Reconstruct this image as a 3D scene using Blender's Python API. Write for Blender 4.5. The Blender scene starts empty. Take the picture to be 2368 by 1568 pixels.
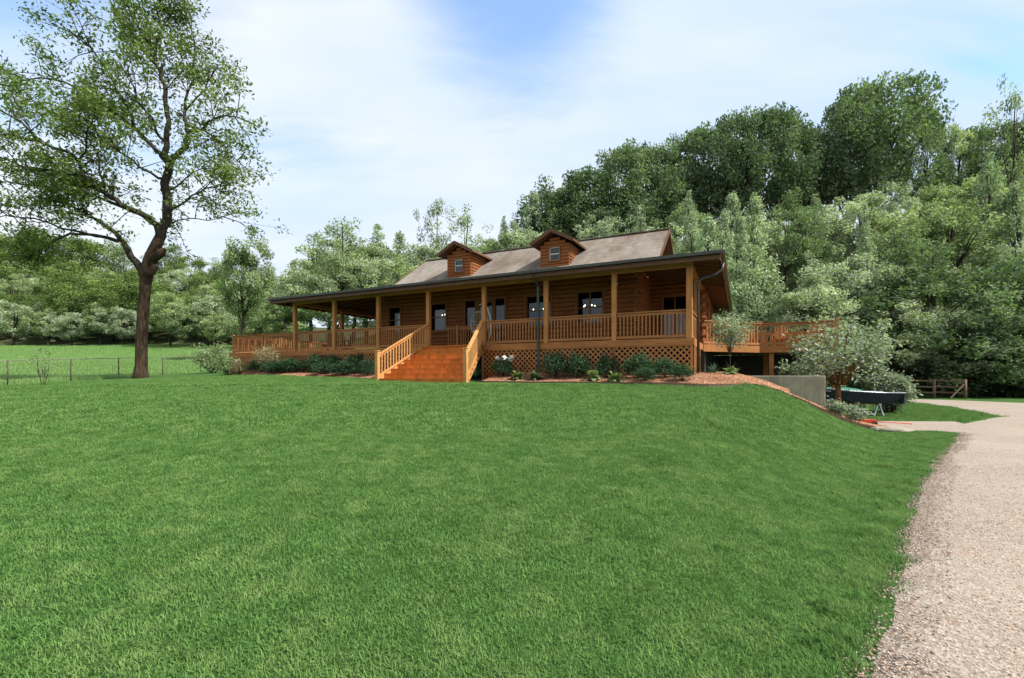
import bpy, math, random
import numpy as np
from mathutils import Vector, Matrix
R = math.radians
S = bpy.context.scene
COL = S.collection
random.seed(7)
RNG = np.random.default_rng(11)
F_PX, CX, HY, ZC = 1084.0, 1184.0, 869.0, 1.6     # calibration measured on the photograph

# ------------------------------------------------------------------ materials
def newmat(name):
    m = bpy.data.materials.new(name); m.use_nodes = True
    nt = m.node_tree; nt.nodes.clear()
    out = nt.nodes.new('ShaderNodeOutputMaterial')
    return m, nt, out
def N(nt, t, **kw):
    n = nt.nodes.new(t)
    for k, v in kw.items():
        if k in n.inputs.keys() if isinstance(k, str) else False: n.inputs[k].default_value = v
        else: setattr(n, k, v)
    return n
def ramp(nt, fac, stops):
    r = nt.nodes.new('ShaderNodeValToRGB')
    e = r.color_ramp.elements
    while len(e) < len(stops): e.new(0.5)
    for i, (p, c) in enumerate(stops):
        e[i].position = p; e[i].color = (*c, 1) if len(c) == 3 else c
    nt.links.new(fac, r.inputs['Fac']); return r.outputs['Color']
def noise(nt, scale, detail=4, rough=.6, vec=None, dist=0):
    n = nt.nodes.new('ShaderNodeTexNoise'); n.inputs['Scale'].default_value = scale
    n.inputs['Detail'].default_value = detail; n.inputs['Roughness'].default_value = rough
    n.inputs['Distortion'].default_value = dist
    if vec is not None: nt.links.new(vec, n.inputs['Vector'])
    return n.outputs['Fac']
def mapped(nt, scale=(1,1,1), rot=(0,0,0), kind='Object'):
    if kind == 'Position': src = nt.nodes.new('ShaderNodeNewGeometry').outputs['Position']
    else: src = nt.nodes.new('ShaderNodeTexCoord').outputs[kind]
    m = nt.nodes.new('ShaderNodeMapping'); m.inputs['Scale'].default_value = scale; m.inputs['Rotation'].default_value = rot
    nt.links.new(src, m.inputs['Vector']); return m.outputs['Vector']
def mixc(nt, a, b, fac, mode='MIX'):
    m = nt.nodes.new('ShaderNodeMix'); m.data_type = 'RGBA'; m.blend_type = mode
    for s, v in ((m.inputs[0], fac), (m.inputs[6], a), (m.inputs[7], b)):
        if hasattr(v, 'links'): nt.links.new(v, s)
        elif isinstance(v, (int, float)): s.default_value = v
        else: s.default_value = (*v, 1)
    return m.outputs[2]
def bump(nt, h, strength=.5, dist=.02):
    b = nt.nodes.new('ShaderNodeBump'); b.inputs['Strength'].default_value = strength; b.inputs['Distance'].default_value = dist
    nt.links.new(h, b.inputs['Height']); return b.outputs['Normal']
def principled(nt, out, col, rough=.8, normal=None, spec=.3, metal=0):
    p = nt.nodes.new('ShaderNodeBsdfPrincipled')
    if hasattr(col, 'links'): nt.links.new(col, p.inputs['Base Color'])
    else: p.inputs['Base Color'].default_value = (*col, 1)
    p.inputs['Roughness'].default_value = rough; p.inputs['Specular IOR Level'].default_value = spec; p.inputs['Metallic'].default_value = metal
    if normal is not None: nt.links.new(normal, p.inputs['Normal'])
    nt.links.new(p.outputs[0], out.inputs['Surface']); return p

def wood(name, base, dark=.5, streak=(1.2, 14, 14), rough=.8):
    m, nt, out = newmat(name)
    v = mapped(nt, streak)
    g = noise(nt, 1.6, 6, .65, v, .5)
    big = noise(nt, .9, 3, .6, mapped(nt))
    d = tuple(c*dark for c in base); l = tuple(min(1, c*1.25) for c in base)
    c = ramp(nt, g, [(.28, d), (.5, base), (.75, l)])
    c = mixc(nt, c, tuple(c_*.6 for c_ in base), ramp(nt, big, [(.45, (0,0,0)), (.75, (.6,.6,.6))]))
    principled(nt, out, c, rough, bump(nt, g, .35, .01)); return m
def plain(name, base, rough=.7, var=.25, metal=0, scale=6, spec=.3):
    m, nt, out = newmat(name)
    g = noise(nt, scale, 4, .6, mapped(nt))
    c = ramp(nt, g, [(.3, tuple(x*(1-var) for x in base)), (.7, tuple(min(1, x*(1+var)) for x in base))])
    principled(nt, out, c, rough, bump(nt, g, .15, .01), metal=metal, spec=spec); return m

MT = {}
MT['log'] = wood('log_wood', (.25, .088, .027), .4)
MT['post'] = wood('post_wood', (.43, .195, .064), .6, (14, 14, 1.2))
MT['beam'] = wood('beam_wood', (.36, .18, .066), .6)
MT['rail'] = wood('rail_wood', (.34, .148, .052), .6)
MT['deck'] = wood('deck_wood', (.36, .145, .045), .55)
MT['stair'] = wood('stair_wood', (.50, .155, .026), .5, (3, 9, 1))
MT['stairrail'] = wood('stair_rail_wood', (.50, .25, .085), .7, (6,6,6))
MT['lattice'] = wood('lattice_wood', (.40, .17, .056), .6, (5, 5, 5))
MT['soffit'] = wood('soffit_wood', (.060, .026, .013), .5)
MT['rafter'] = wood('rafter_wood', (.15, .068, .03), .5)
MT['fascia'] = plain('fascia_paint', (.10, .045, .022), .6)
MT['gutter'] = plain('gutter_metal', (.055, .058, .05), .35, .2, .3)
MT['spout'] = plain('downspout_metal', (.035, .055, .045), .4, .2, .2)
MT['greyspout'] = plain('grey_downspout_metal', (.055, .055, .06), .4, .2, .2)
MT['white'] = plain('white_paint', (.62, .62, .60), .5, .08)
MT['trim'] = wood('trim_wood', (.20, .085, .03), .6)
MT['found'] = plain('foundation_block', (.06, .05, .045), .9)
MT['inwall'] = plain('interior_wall', (.10, .055, .03), .8)
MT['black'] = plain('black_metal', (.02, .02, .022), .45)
MT['wire'] = plain('fence_wire', (.30, .26, .22), .5, .2, .5)
MT['tpost'] = plain('fence_post_metal', (.055, .05, .035), .7, .3)
MT['brownpost'] = wood('weathered_post_wood', (.13, .085, .055), .5, (9, 9, 1))
MT['wicker'] = plain('pale_wicker', (.42, .40, .36), .8)
MT['cushion'] = plain('cushion_cloth', (.45, .43, .40), .95)
MT['red'] = plain('red_paint', (.50, .05, .02), .45)
MT['green'] = plain('green_canvas', (.01, .12, .08), .6)
MT['rubber'] = plain('rubber', (.02, .02, .02), .8)
MT['hull'] = plain('boat_hull_paint', (.035, .045, .065), .25, .3)
MT['rim'] = plain('boat_gunwale_metal', (.35, .37, .40), .35, .2, .6)
MT['terra'] = plain('terracotta', (.36, .17, .10), .85)
MT['petal'] = plain('white_petal', (.8, .8, .78), .7, .05)

def m_roof():
    m, nt, out = newmat('asphalt_shingles')
    v = mapped(nt)
    br = nt.nodes.new('ShaderNodeTexBrick'); br.inputs['Scale'].default_value = 1
    br.inputs['Brick Width'].default_value = .32; br.inputs['Row Height'].default_value = .14; br.inputs['Mortar Size'].default_value = .006
    br.inputs['Color1'].default_value = (.27, .24, .20, 1); br.inputs['Color2'].default_value = (.19, .165, .14, 1); br.inputs['Mortar'].default_value = (.10, .085, .075, 1)
    nt.links.new(v, br.inputs['Vector'])
    st = ramp(nt, noise(nt, 1, 5, .65, mapped(nt, (.9, .25, .25))), [(.38, (0,0,0)), (.62, (.85,.85,.85))])
    c = mixc(nt, br.outputs['Color'], (.12, .082, .058), st)
    pale = ramp(nt, noise(nt, .35, 3, .5, mapped(nt)), [(.45, (0,0,0)), (.7, (.5,.5,.5))])
    c = mixc(nt, c, (.31, .285, .255), pale)
    c = mixc(nt, c, ramp(nt, noise(nt, 60, 2, .7, mapped(nt)), [(.3, (.7,.7,.7)), (.7, (1.15,1.15,1.15))]), 1, 'MULTIPLY')
    principled(nt, out, c, .95, bump(nt, br.outputs['Fac'], -.4, .01), .15); return m
MT['roof'] = m_roof()
def m_concrete():
    m, nt, out = newmat('weathered_concrete')
    c = ramp(nt, noise(nt, 2.2, 8, .7, mapped(nt)), [(.25, (.19,.165,.12)), (.55, (.33,.295,.225)), (.8, (.42,.38,.30))])
    c = mixc(nt, c, (.10,.10,.06), ramp(nt, noise(nt, 1, 4, .6, mapped(nt, (3,3,.4))), [(.5, (0,0,0)), (.75, (.7,.7,.7))]))
    principled(nt, out, c, .95, bump(nt, noise(nt, 40, 4, .6, mapped(nt)), .4, .01), .1); return m
MT['concrete'] = m_concrete()
def m_glass():
    m, nt, out = newmat('window_glass')
    t = nt.nodes.new('ShaderNodeBsdfTransparent'); t.inputs[0].default_value = (.55,.58,.57,1)
    g = nt.nodes.new('ShaderNodeBsdfGlossy'); g.inputs['Roughness'].default_value = .02
    f = nt.nodes.new('ShaderNodeFresnel'); f.inputs['IOR'].default_value = 1.55
    mx = nt.nodes.new('ShaderNodeMixShader')
    nt.links.new(f.outputs[0], mx.inputs[0]); nt.links.new(t.outputs[0], mx.inputs[1]); nt.links.new(g.outputs[0], mx.inputs[2])
    nt.links.new(mx.outputs[0], out.inputs['Surface']); return m
MT['glass'] = m_glass()
def m_emit(name, col, s):
    m, nt, out = newmat(name); e = nt.nodes.new('ShaderNodeEmission'); e.inputs[0].default_value = (*col, 1); e.inputs[1].default_value = s
    nt.links.new(e.outputs[0], out.inputs['Surface']); return m
MT['bulb'] = m_emit('lit_bulb', (1, .9, .72), 5)

def m_mulch():
    m, nt, out = newmat('wood_chip_mulch')
    v = mapped(nt, kind='Position')
    vo = nt.nodes.new('ShaderNodeTexVoronoi'); vo.inputs['Scale'].default_value = 22; nt.links.new(v, vo.inputs['Vector'])
    c = ramp(nt, vo.outputs['Color'], [(.1, (.13,.06,.035)), (.5, (.30,.15,.085)), (.9, (.45,.25,.155))])
    c = mixc(nt, c, (.13,.06,.035), ramp(nt, noise(nt, 1.6, 4, .6, v), [(.45, (0,0,0)), (.7, (.7,.7,.7))]))
    principled(nt, out, c, .95, bump(nt, vo.outputs['Distance'], .9, .04), .1); return m
MT['mulch'] = m_mulch()
def m_gravel():
    m, nt, out = newmat('pale_gravel')
    v = mapped(nt, kind='Position')
    vo = nt.nodes.new('ShaderNodeTexVoronoi'); vo.inputs['Scale'].default_value = 62; nt.links.new(v, vo.inputs['Vector'])
    vo2 = nt.nodes.new('ShaderNodeTexVoronoi'); vo2.inputs['Scale'].default_value = 19; nt.links.new(v, vo2.inputs['Vector'])
    bw = nt.nodes.new('ShaderNodeRGBToBW'); nt.links.new(vo.outputs['Color'], bw.inputs[0])
    c = ramp(nt, bw.outputs[0], [(.12, (.20,.165,.135)), (.4, (.275,.23,.19)), (.62, (.335,.285,.24)), (.85, (.43,.375,.325))])
    c = mixc(nt, c, ramp(nt, vo2.outputs['Distance'], [(.0, (1,1,1)), (.6, (.8,.78,.76))]), .8, 'MULTIPLY')
    c = mixc(nt, c, (.35,.30,.245), ramp(nt, noise(nt, .5, 4, .6, v), [(.4, (0,0,0)), (.7, (.5,.5,.5))]))
    c = mixc(nt, c, (.30,.19,.12), ramp(nt, noise(nt, 1.3, 5, .65, v), [(.58, (0,0,0)), (.8, (.6,.6,.6))]))
    principled(nt, out, c, .95, bump(nt, vo.outputs['Distance'], .55, .012), .1); return m
MT['gravel'] = m_gravel()
def m_ground():
    m, nt, out = newmat('ground_turf')
    v = mapped(nt, kind='Position')
    at = nt.nodes.new('ShaderNodeAttribute'); at.attribute_name = 'zone'
    sep = nt.nodes.new('ShaderNodeSeparateColor'); nt.links.new(at.outputs['Color'], sep.inputs[0])
    fine = noise(nt, 30, 5, .7, v); mid = noise(nt, 1.1, 5, .65, v)
    lawn = ramp(nt, fine, [(.3, (.022,.055,.013)), (.5, (.045,.105,.024)), (.72, (.08,.165,.04))])
    lawn = mixc(nt, lawn, (.055,.12,.026), ramp(nt, mid, [(.4, (0,0,0)), (.7, (.5,.5,.5))]))
    past = ramp(nt, noise(nt, .7, 8, .75, v), [(.3, (.10,.21,.045)), (.55, (.15,.30,.07)), (.78, (.21,.36,.11))])
    c = mixc(nt, lawn, past, sep.outputs[1])
    fl = ramp(nt, noise(nt, .8, 6, .7, v), [(.3, (.035,.035,.02)), (.6, (.06,.07,.03)), (.8, (.10,.09,.055))])
    c = mixc(nt, c, fl, sep.outputs[0])
    principled(nt, out, c, .95, bump(nt, fine, .8, .05), .1); return m
MT['ground'] = m_ground()
def m_bark(name, a, b):
    m, nt, out = newmat(name)
    g = noise(nt, 1.3, 8, .75, mapped(nt, (9, 9, 1.3)), .6)
    g2 = noise(nt, .8, 3, .6, mapped(nt))
    c = ramp(nt, g, [(.35, tuple(x*.4 for x in a)), (.5, a), (.68, b)])
    c = mixc(nt, c, tuple(x*.5 for x in a), ramp(nt, g2, [(.4, (0,0,0)), (.7, (.6,.6,.6))]))
    principled(nt, out, c, .95, bump(nt, g, 1, .06), .1); return m
MT['bark'] = m_bark('oak_bark', (.060,.040,.026), (.15,.105,.070))
MT['bark2'] = m_bark('dark_bark', (.05,.042,.033), (.10,.085,.068))
MT['bark3'] = m_bark('orange_bark', (.17,.085,.035), (.28,.15,.07))
def m_leaf(name, a, b, transl=.35, rnd=.35):
    """a..b leaf colours, mixed by a per-clump attribute and a per-tree random"""
    m, nt, out = newmat(name)
    at = nt.nodes.new('ShaderNodeAttribute'); at.attribute_name = 'tint'
    c = mixc(nt, a, b, at.outputs['Fac'])
    oi = nt.nodes.new('ShaderNodeObjectInfo')
    c = mixc(nt, c, ramp(nt, oi.outputs['Random'], [(0, (1-rnd, 1-rnd*.9, 1-rnd*.8)), (.5, (1,1,1)), (1, (1+rnd*.7, 1+rnd*.5, 1+rnd*.55))]), 1, 'MULTIPLY')
    d = nt.nodes.new('ShaderNodeBsdfDiffuse'); t = nt.nodes.new('ShaderNodeBsdfTranslucent'); g = nt.nodes.new('ShaderNodeBsdfGlossy')
    g.inputs['Roughness'].default_value = .7; g.inputs[0].default_value = (.8,.85,.8,1)
    nt.links.new(c, d.inputs[0]); nt.links.new(mixc(nt, c, (1.0,1.25,.6), 1, 'MULTIPLY'), t.inputs[0])
    mx = nt.nodes.new('ShaderNodeMixShader'); mx.inputs[0].default_value = transl
    nt.links.new(d.outputs[0], mx.inputs[1]); nt.links.new(t.outputs[0], mx.inputs[2])
    m2 = nt.nodes.new('ShaderNodeMixShader'); m2.inputs[0].default_value = .025
    nt.links.new(mx.outputs[0], m2.inputs[1]); nt.links.new(g.outputs[0], m2.inputs[2])
    nt.links.new(m2.outputs[0], out.inputs['Surface']); return m
MT['leaf_oak'] = m_leaf('walnut_leaf', (.060,.095,.020), (.20,.26,.075), .4, 0)
MT['leaf_sage'] = m_leaf('sage_leaf', (.20,.24,.155), (.52,.565,.43), .38, .22)
MT['leaf_dark'] = m_leaf('dark_leaf', (.060,.098,.050), (.20,.265,.135), .36, .2)
MT['leaf_mid'] = m_leaf('mid_leaf', (.13,.175,.085), (.38,.445,.25), .38, .25)
MT['leaf_olive'] = m_leaf('olive_leaf', (.065,.105,.028), (.205,.285,.085), .3, .3)
MT['leaf_con'] = m_leaf('juniper_leaf', (.17,.225,.13), (.44,.53,.34), .25, .25)
MT['leaf_grey'] = m_leaf('silver_leaf', (.15,.18,.13), (.36,.41,.31), .3, .1)
MT['leaf_box'] = m_leaf('box_leaf', (.018,.05,.022), (.055,.12,.052), .25, .2)
MT['leaf_hosta'] = m_leaf('hosta_leaf', (.10,.16,.05), (.32,.38,.20), .3, .2)
MT['leaf_maple'] = m_leaf('maple_leaf', (.22,.18,.10), (.40,.34,.22), .35, .1)
MT['leaf_yucca'] = m_leaf('blue_green_leaf', (.05,.11,.075), (.14,.23,.17), .2, .1)
def m_grass(pasture=0):
    m, nt, out = newmat('grass_blade')
    v = mapped(nt, kind='Position')
    at = nt.nodes.new('ShaderNodeAttribute'); at.attribute_name = 'tint'
    c = mixc(nt, (.070,.160,.042), (.180,.335,.095), at.outputs['Fac'])
    c = mixc(nt, c, (.26,.37,.13), ramp(nt, noise(nt, 2.6, 6, .75, v), [(.46, (0,0,0)), (.72, (.85,.85,.85))]))
    c = mixc(nt, c, (.62,.66,.62), ramp(nt, noise(nt, 3.2, 4, .6, v), [(.5, (0,0,0)), (.62, (1,1,1))]), 'MULTIPLY') if False else c
    c = mixc(nt, c, ramp(nt, noise(nt, 1.7, 5, .7, mapped(nt, (1,1,1), (0,0,1), 'Position')), [(.3, (.74,.80,.74)), (.55, (1,1,1)), (.8, (1.08,1.06,1.02))]), 1, 'MULTIPLY')
    c = mixc(nt, c, ramp(nt, noise(nt, 7, 4, .7, v), [(.35, (.74,.78,.72)), (.5, (1,1,1)), (.7, (1.12,1.08,1.05))]), 1, 'MULTIPLY')
    if pasture: c = mixc(nt, c, (.27,.42,.15), .6)
    d = nt.nodes.new('ShaderNodeBsdfDiffuse'); t = nt.nodes.new('ShaderNodeBsdfTranslucent')
    nt.links.new(c, d.inputs[0]); nt.links.new(c, t.inputs[0])
    mx = nt.nodes.new('ShaderNodeMixShader'); mx.inputs[0].default_value = .35
    nt.links.new(d.outputs[0], mx.inputs[1]); nt.links.new(t.outputs[0], mx.inputs[2])
    nt.links.new(mx.outputs[0], out.inputs['Surface']); return m
MT['grass'] = m_grass(); MT['grass_p'] = m_grass(1)

# ------------------------------------------------------------------ object helpers
def link(o): COL.objects.link(o); return o
def tag(o, label=None, cat=None, group=None, kind=None):
    if label: o['label'] = label
    if cat: o['category'] = cat
    if group: o['group'] = group
    if kind: o['kind'] = kind
    return o
def empty(name, loc=(0,0,0), rz=0, label=None, cat=None, group=None):
    o = bpy.data.objects.new(name, None); link(o); o.location = loc; o.rotation_euler = (0,0,rz); o.empty_display_size = .3
    return tag(o, label, cat, group)
class MB:
    def __init__(s): s.v = []; s.f = []; s.m = []; s.mi = 0
    def poly(s, pts, faces):
        b = len(s.v); s.v += [tuple(p) for p in pts]
        for f in faces: s.f.append(tuple(b+i for i in f)); s.m.append(s.mi)
    def box(s, a, b):
        x0,x1 = sorted((a[0],b[0])); y0,y1 = sorted((a[1],b[1])); z0,z1 = sorted((a[2],b[2]))
        s.poly([(x0,y0,z0),(x1,y0,z0),(x1,y1,z0),(x0,y1,z0),(x0,y0,z1),(x1,y0,z1),(x1,y1,z1),(x0,y1,z1)],
               [(3,2,1,0),(4,5,6,7),(0,1,5,4),(1,2,6,5),(2,3,7,6),(3,0,4,7)])
    def bar(s, p, q, w, h, up=(0,0,1)):
        """box beam from p to q, w across, h along up"""
        p, q = Vector(p), Vector(q); d = (q-p).normalized(); u = Vector(up)
        r = d.cross(u)
        if r.length < 1e-4: r = d.cross(Vector((1,0,0)))
        r.normalize(); u = r.cross(d).normalized()
        P = []
        for c in (p, q):
            for a, b in ((-1,-1),(1,-1),(1,1),(-1,1)): P.append(c + r*(a*w/2) + u*(b*h/2))
        s.poly(P, [(3,2,1,0),(4,5,6,7),(0,1,5,4),(1,2,6,5),(2,3,7,6),(3,0,4,7)])
    def prism(s, prof, axis_o, ax, ay, az, length):
        """2-D profile (a,b) in ax,ay swept along az"""
        o, ax, ay, az = map(Vector, (axis_o, ax, ay, az)); n = len(prof)
        P = [o+ax*a+ay*b for a, b in prof] + [o+ax*a+ay*b+az*length for a, b in prof]
        s.poly(P, [tuple(range(n))[::-1], tuple(range(n, 2*n))] + [(i, (i+1) % n, n+(i+1) % n, n+i) for i in range(n)])
    def tube(s, pts, rad, seg=8, cap=True):
        pts = [Vector(p) for p in pts]; n = len(pts)
        rad = rad if hasattr(rad, '__len__') else [rad]*n
        prev = None; b = len(s.v)
        for i, p in enumerate(pts):
            d = (pts[min(i+1, n-1)] - pts[max(i-1, 0)])
            d = d.normalized() if d.length > 1e-9 else Vector((0,0,1))
            if prev is None:
                r = d.cross(Vector((0,1,.13)))
                if r.length < .1: r = d.cross(Vector((1,0,0)))
            else: r = prev - d*prev.dot(d)
            r.normalize(); prev = r; u = d.cross(r)
            for k in range(seg):
                a = 2*math.pi*k/seg; s.v.append(tuple(p + (r*math.cos(a) + u*math.sin(a))*rad[i]))
        for i in range(n-1):
            for k in range(seg):
                k2 = (k+1) % seg
                s.f.append((b+i*seg+k, b+i*seg+k2, b+(i+1)*seg+k2, b+(i+1)*seg+k)); s.m.append(s.mi)
        if cap:
            s.f.append(tuple(b+k for k in range(seg))[::-1]); s.m.append(s.mi)
            s.f.append(tuple(b+(n-1)*seg+k for k in range(seg))); s.m.append(s.mi)
    def lathe(s, prof, c=(0,0,0), seg=16):
        b = len(s.v); n = len(prof)
        for r, z in prof:
            for k in range(seg):
                a = 2*math.pi*k/seg; s.v.append((c[0]+r*math.cos(a), c[1]+r*math.sin(a), c[2]+z))
        for i in range(n-1):
            for k in range(seg):
                k2 = (k+1) % seg; s.f.append((b+i*seg+k, b+i*seg+k2, b+(i+1)*seg+k2, b+(i+1)*seg+k)); s.m.append(s.mi)
        s.f.append(tuple(b+k for k in range(seg))[::-1]); s.m.append(s.mi)
        s.f.append(tuple(b+(n-1)*seg+k for k in range(seg))); s.m.append(s.mi)
    def build(s, name, mats, parent=None, smooth=False, bevel=0):
        me = bpy.data.meshes.new(name); me.from_pydata(s.v, [], s.f)
        for m in (mats if isinstance(mats, (list, tuple)) else [mats]): me.materials.append(MT[m] if isinstance(m, str) else m)
        me.polygons.foreach_set('material_index', s.m)
        if smooth: me.polygons.foreach_set('use_smooth', [True]*len(s.f))
        me.update(); o = link(bpy.data.objects.new(name, me)); o.parent = parent
        if bevel:
            b = o.modifiers.new('b', 'BEVEL'); b.width = bevel; b.segments = 1; b.limit_method = 'ANGLE'
        return o

# ------------------------------------------------------------------ terrain
def sm(x): x = np.clip(x, 0, 1); return x*x*(3-2*x)
EY = [-60, 0, 2.48, 4.55, 6.64, 9.08, 11.3, 12.9, 14.2, 60, 400]
FX = [-1.0, -.2, 1.91, 3.8, 5.6, 7.7, 9.5, 10.75, 11.9, 11.9, 11.9]
EX = [-1.0, -.35, 1.74, 3.70, 5.65, 8.2, 10.6, 12.2, 11.9, 11.9, 11.9]
AN = [-1.5, -.72, -.5, -.42, -.2, 0, .2, .5, 1.6]
PY = [[36,75,140,210,400]]*9
PZ = [[0,4.6,25,29,30],[0,4.6,25,29,30],[0,4.4,17,20,22],[0,5,14,17,18],[0,7,18,22,24],[0,11,24,28,30],[0,17,29,34,36],[0,22.5,33,40,42],[0,22.5,33,40,42]]
def gz(x, y):
    x = np.asarray(x, float); y = np.asarray(y, float)
    xe = np.interp(y, EY, FX)
    yc_ = np.clip(y,0,14); e = sm((xe-x-.04*yc_)/(2.6+yc_*.12))
    pr = 1.32*np.clip((y-1.5)/13.0, 0, 1)**1.12
    pr = pr + .055*np.clip(y-17, 0, 25) - .04*np.clip(-x-12, 0, 20)*sm((y-8)/8)
    z = e*pr
    a = np.clip(x/np.maximum(y, 8), -1.49, 1.59)
    far = np.zeros_like(z)
    cols = np.stack([np.interp(y, PY[i], PZ[i]) for i in range(9)])
    idx = np.clip(np.searchsorted(AN, a)-1, 0, 7); t = (a-np.array(AN)[idx])/(np.array(AN)[idx+1]-np.array(AN)[idx])
    t = sm(t)
    if cols.ndim == 1: far = cols[idx]*(1-t)+cols[idx+1]*t
    else:
        far = np.take_along_axis(cols, idx[None], 0)[0]*(1-t) + np.take_along_axis(cols, idx[None]+1, 0)[0]*t
    z = z + far + .35*np.sin(x*.11+1)*np.sin(y*.09)*sm((y-36)/25)
    z = z + .010*np.sin(x*1.7+y*.6)*np.sin(y*1.3-.4*x)*e
    return z
def g1(x, y): return float(gz(np.array([x]), np.array([y]))[0])
def seq(*segs):
    r = []
    for a, b, st in segs: r += list(np.arange(a, b-1e-6, st))
    r.append(segs[-1][1]); return np.array(r)
def grid_obj(name, xs, ys, zf, mat, kind=None, attr=None):
    X, Y = np.meshgrid(xs, ys); Z = zf(X, Y)
    nx, ny = len(xs), len(ys)
    v = np.stack([X.ravel(), Y.ravel(), Z.ravel()], 1)
    i = np.arange(ny-1)[:, None]*nx + np.arange(nx-1)[None]
    f = np.stack([i, i+1, i+nx+1, i+nx], -1).reshape(-1, 4)
    o = np_mesh(name, v, f, mat, smooth=True)
    if attr is not None:
        c = attr(X.ravel(), Y.ravel()); a = o.data.color_attributes.new('zone', 'FLOAT_COLOR', 'POINT'); a.data.foreach_set('color', c.astype(np.float32).ravel())
    if kind: o['kind'] = kind
    return o
def np_mesh(name, v, f, mat, parent=None, smooth=False, tint=None, linked=True):
    me = bpy.data.meshes.new(name); n = f.shape[1]
    me.vertices.add(len(v)); me.vertices.foreach_set('co', np.ascontiguousarray(v, dtype=np.float32).ravel())
    me.loops.add(f.size); me.loops.foreach_set('vertex_index', np.ascontiguousarray(f, dtype=np.int32).ravel())
    me.polygons.add(len(f)); me.polygons.foreach_set('loop_start', np.arange(0, f.size, n, dtype=np.int32)); me.polygons.foreach_set('loop_total', np.full(len(f), n, dtype=np.int32))
    if smooth: me.polygons.foreach_set('use_smooth', np.ones(len(f), dtype=bool))
    me.materials.append(MT[mat] if isinstance(mat, str) else mat)
    if tint is not None:
        a = me.attributes.new('tint', 'FLOAT', 'POINT'); a.data.foreach_set('value', tint.astype(np.float32))
    me.update(calc_edges=True)
    if not linked: return me
    o = link(bpy.data.objects.new(name, me)); o.parent = parent; return o

xs = seq((-420,-120,20),(-120,-40,4),(-40,-24,1),(-24,16,.35),(16,40,1),(40,130,4),(130,420,20))
ys = seq((-80,-8,6),(-8,0,1),(0,22,.35),(22,45,.8),(45,150,3),(150,420,20))
def zone(x, y):
    a = x/np.maximum(y, 8)
    lim = np.interp(a, [-1.5,-.5,-.4,-.1,0,1.5], [74,74,60,44,40,35])
    forest = sm((y-lim)/3+.5)
    past = sm((-x-23.5)/1.5)*sm((y-12)/4); past = np.maximum(past, sm((y-36)/3)); past = np.maximum(past, 0*x)
    return np.stack([forest, past, np.zeros_like(x), np.ones_like(x)], 1)
ground = grid_obj('ground', xs, ys, gz, 'ground', 'structure', zone)

# gravel drive: a ribbon sheet with two branches, as one strip mesh each
def m_stone():
    m, nt, out = newmat('pebble'); at = nt.nodes.new('ShaderNodeAttribute'); at.attribute_name = 'tint'
    principled(nt, out, ramp(nt, at.outputs['Fac'], [(0,(.13,.10,.08)),(.3,(.27,.21,.165)),(.6,(.36,.31,.26)),(.8,(.50,.45,.40)),(.93,(.38,.20,.10)),(1,(.30,.14,.07))]), .9, None, .1); return m
MT['stone'] = m_stone()
def ribbon(name, L, Rr, mat, lift, seg=14, jag=.12, parts=8):
    """sheet between two outline polylines, following the ground"""
    L = np.array(L, float); Rr = np.array(Rr, float)
    def dens(P, n):
        d = np.r_[0, np.cumsum(np.hypot(*np.diff(P, axis=0).T))]; t = np.linspace(0, d[-1], n)
        return np.stack([np.interp(t, d, P[:,0]), np.interp(t, d, P[:,1])], 1)
    n = parts*40
    A, B = dens(L, n), dens(Rr, n)
    t = np.linspace(0, 1, seg)[None, :, None]
    P = A[:, None]*(1-t) + B[:, None]*t
    j = RNG.normal(0, 1, (n, 2)); j = (j + np.roll(j, 1, 0))*.5
    dirv = (B-A)/np.maximum(np.linalg.norm(B-A, axis=1, keepdims=True), .01)
    P[:, 0] += dirv*(j[:, :1]*jag); P[:, -1] += dirv*(j[:, 1:]*jag)
    X, Y = P[..., 0], P[..., 1]; Z = gz(X, Y)+lift
    Z[:, 0] -= lift+.01; Z[:, -1] -= lift+.01
    v = np.stack([X.ravel(), Y.ravel(), Z.ravel()], 1)
    i = np.arange(n-1)[:, None]*seg + np.arange(seg-1)[None]
    f = np.stack([i, i+1, i+seg+1, i+seg], -1).reshape(-1, 4)
    o = np_mesh(name, v, f, mat, smooth=True); o['kind'] = 'structure'; return o
ribbon('driveway', [(-2.6,-8),(-1.2,-2),(-.2,0),(1.74,2.48),(2.84,3.6),(3.70,4.55),(5.65,6.64),(8.2,9.08),(10.6,11.4),(12.3,12.9),(13.9,15.0),(19.2,18.5),(22.5,24),(24.5,29.3),(24.2,31.2)],
       [(6,-8),(7,-2),(8,0),(9.5,2.5),(10.5,4),(11.8,5),(14,7.2),(17,9.5),(21,12),(25,15),(27.5,19),(29.5,22.5),(30.3,26.5),(28.8,30.5),(25.5,33)], 'gravel', .03, jag=.045)
ribbon('driveway_branch', [(13.4,12.9),(12.2,12.95),(10.6,13.6),(9.9,14.1)], [(15.2,16.2),(13.9,16.3),(11.6,16.4),(10.6,16.2)], 'gravel', .045, jag=.06, parts=3)

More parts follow.
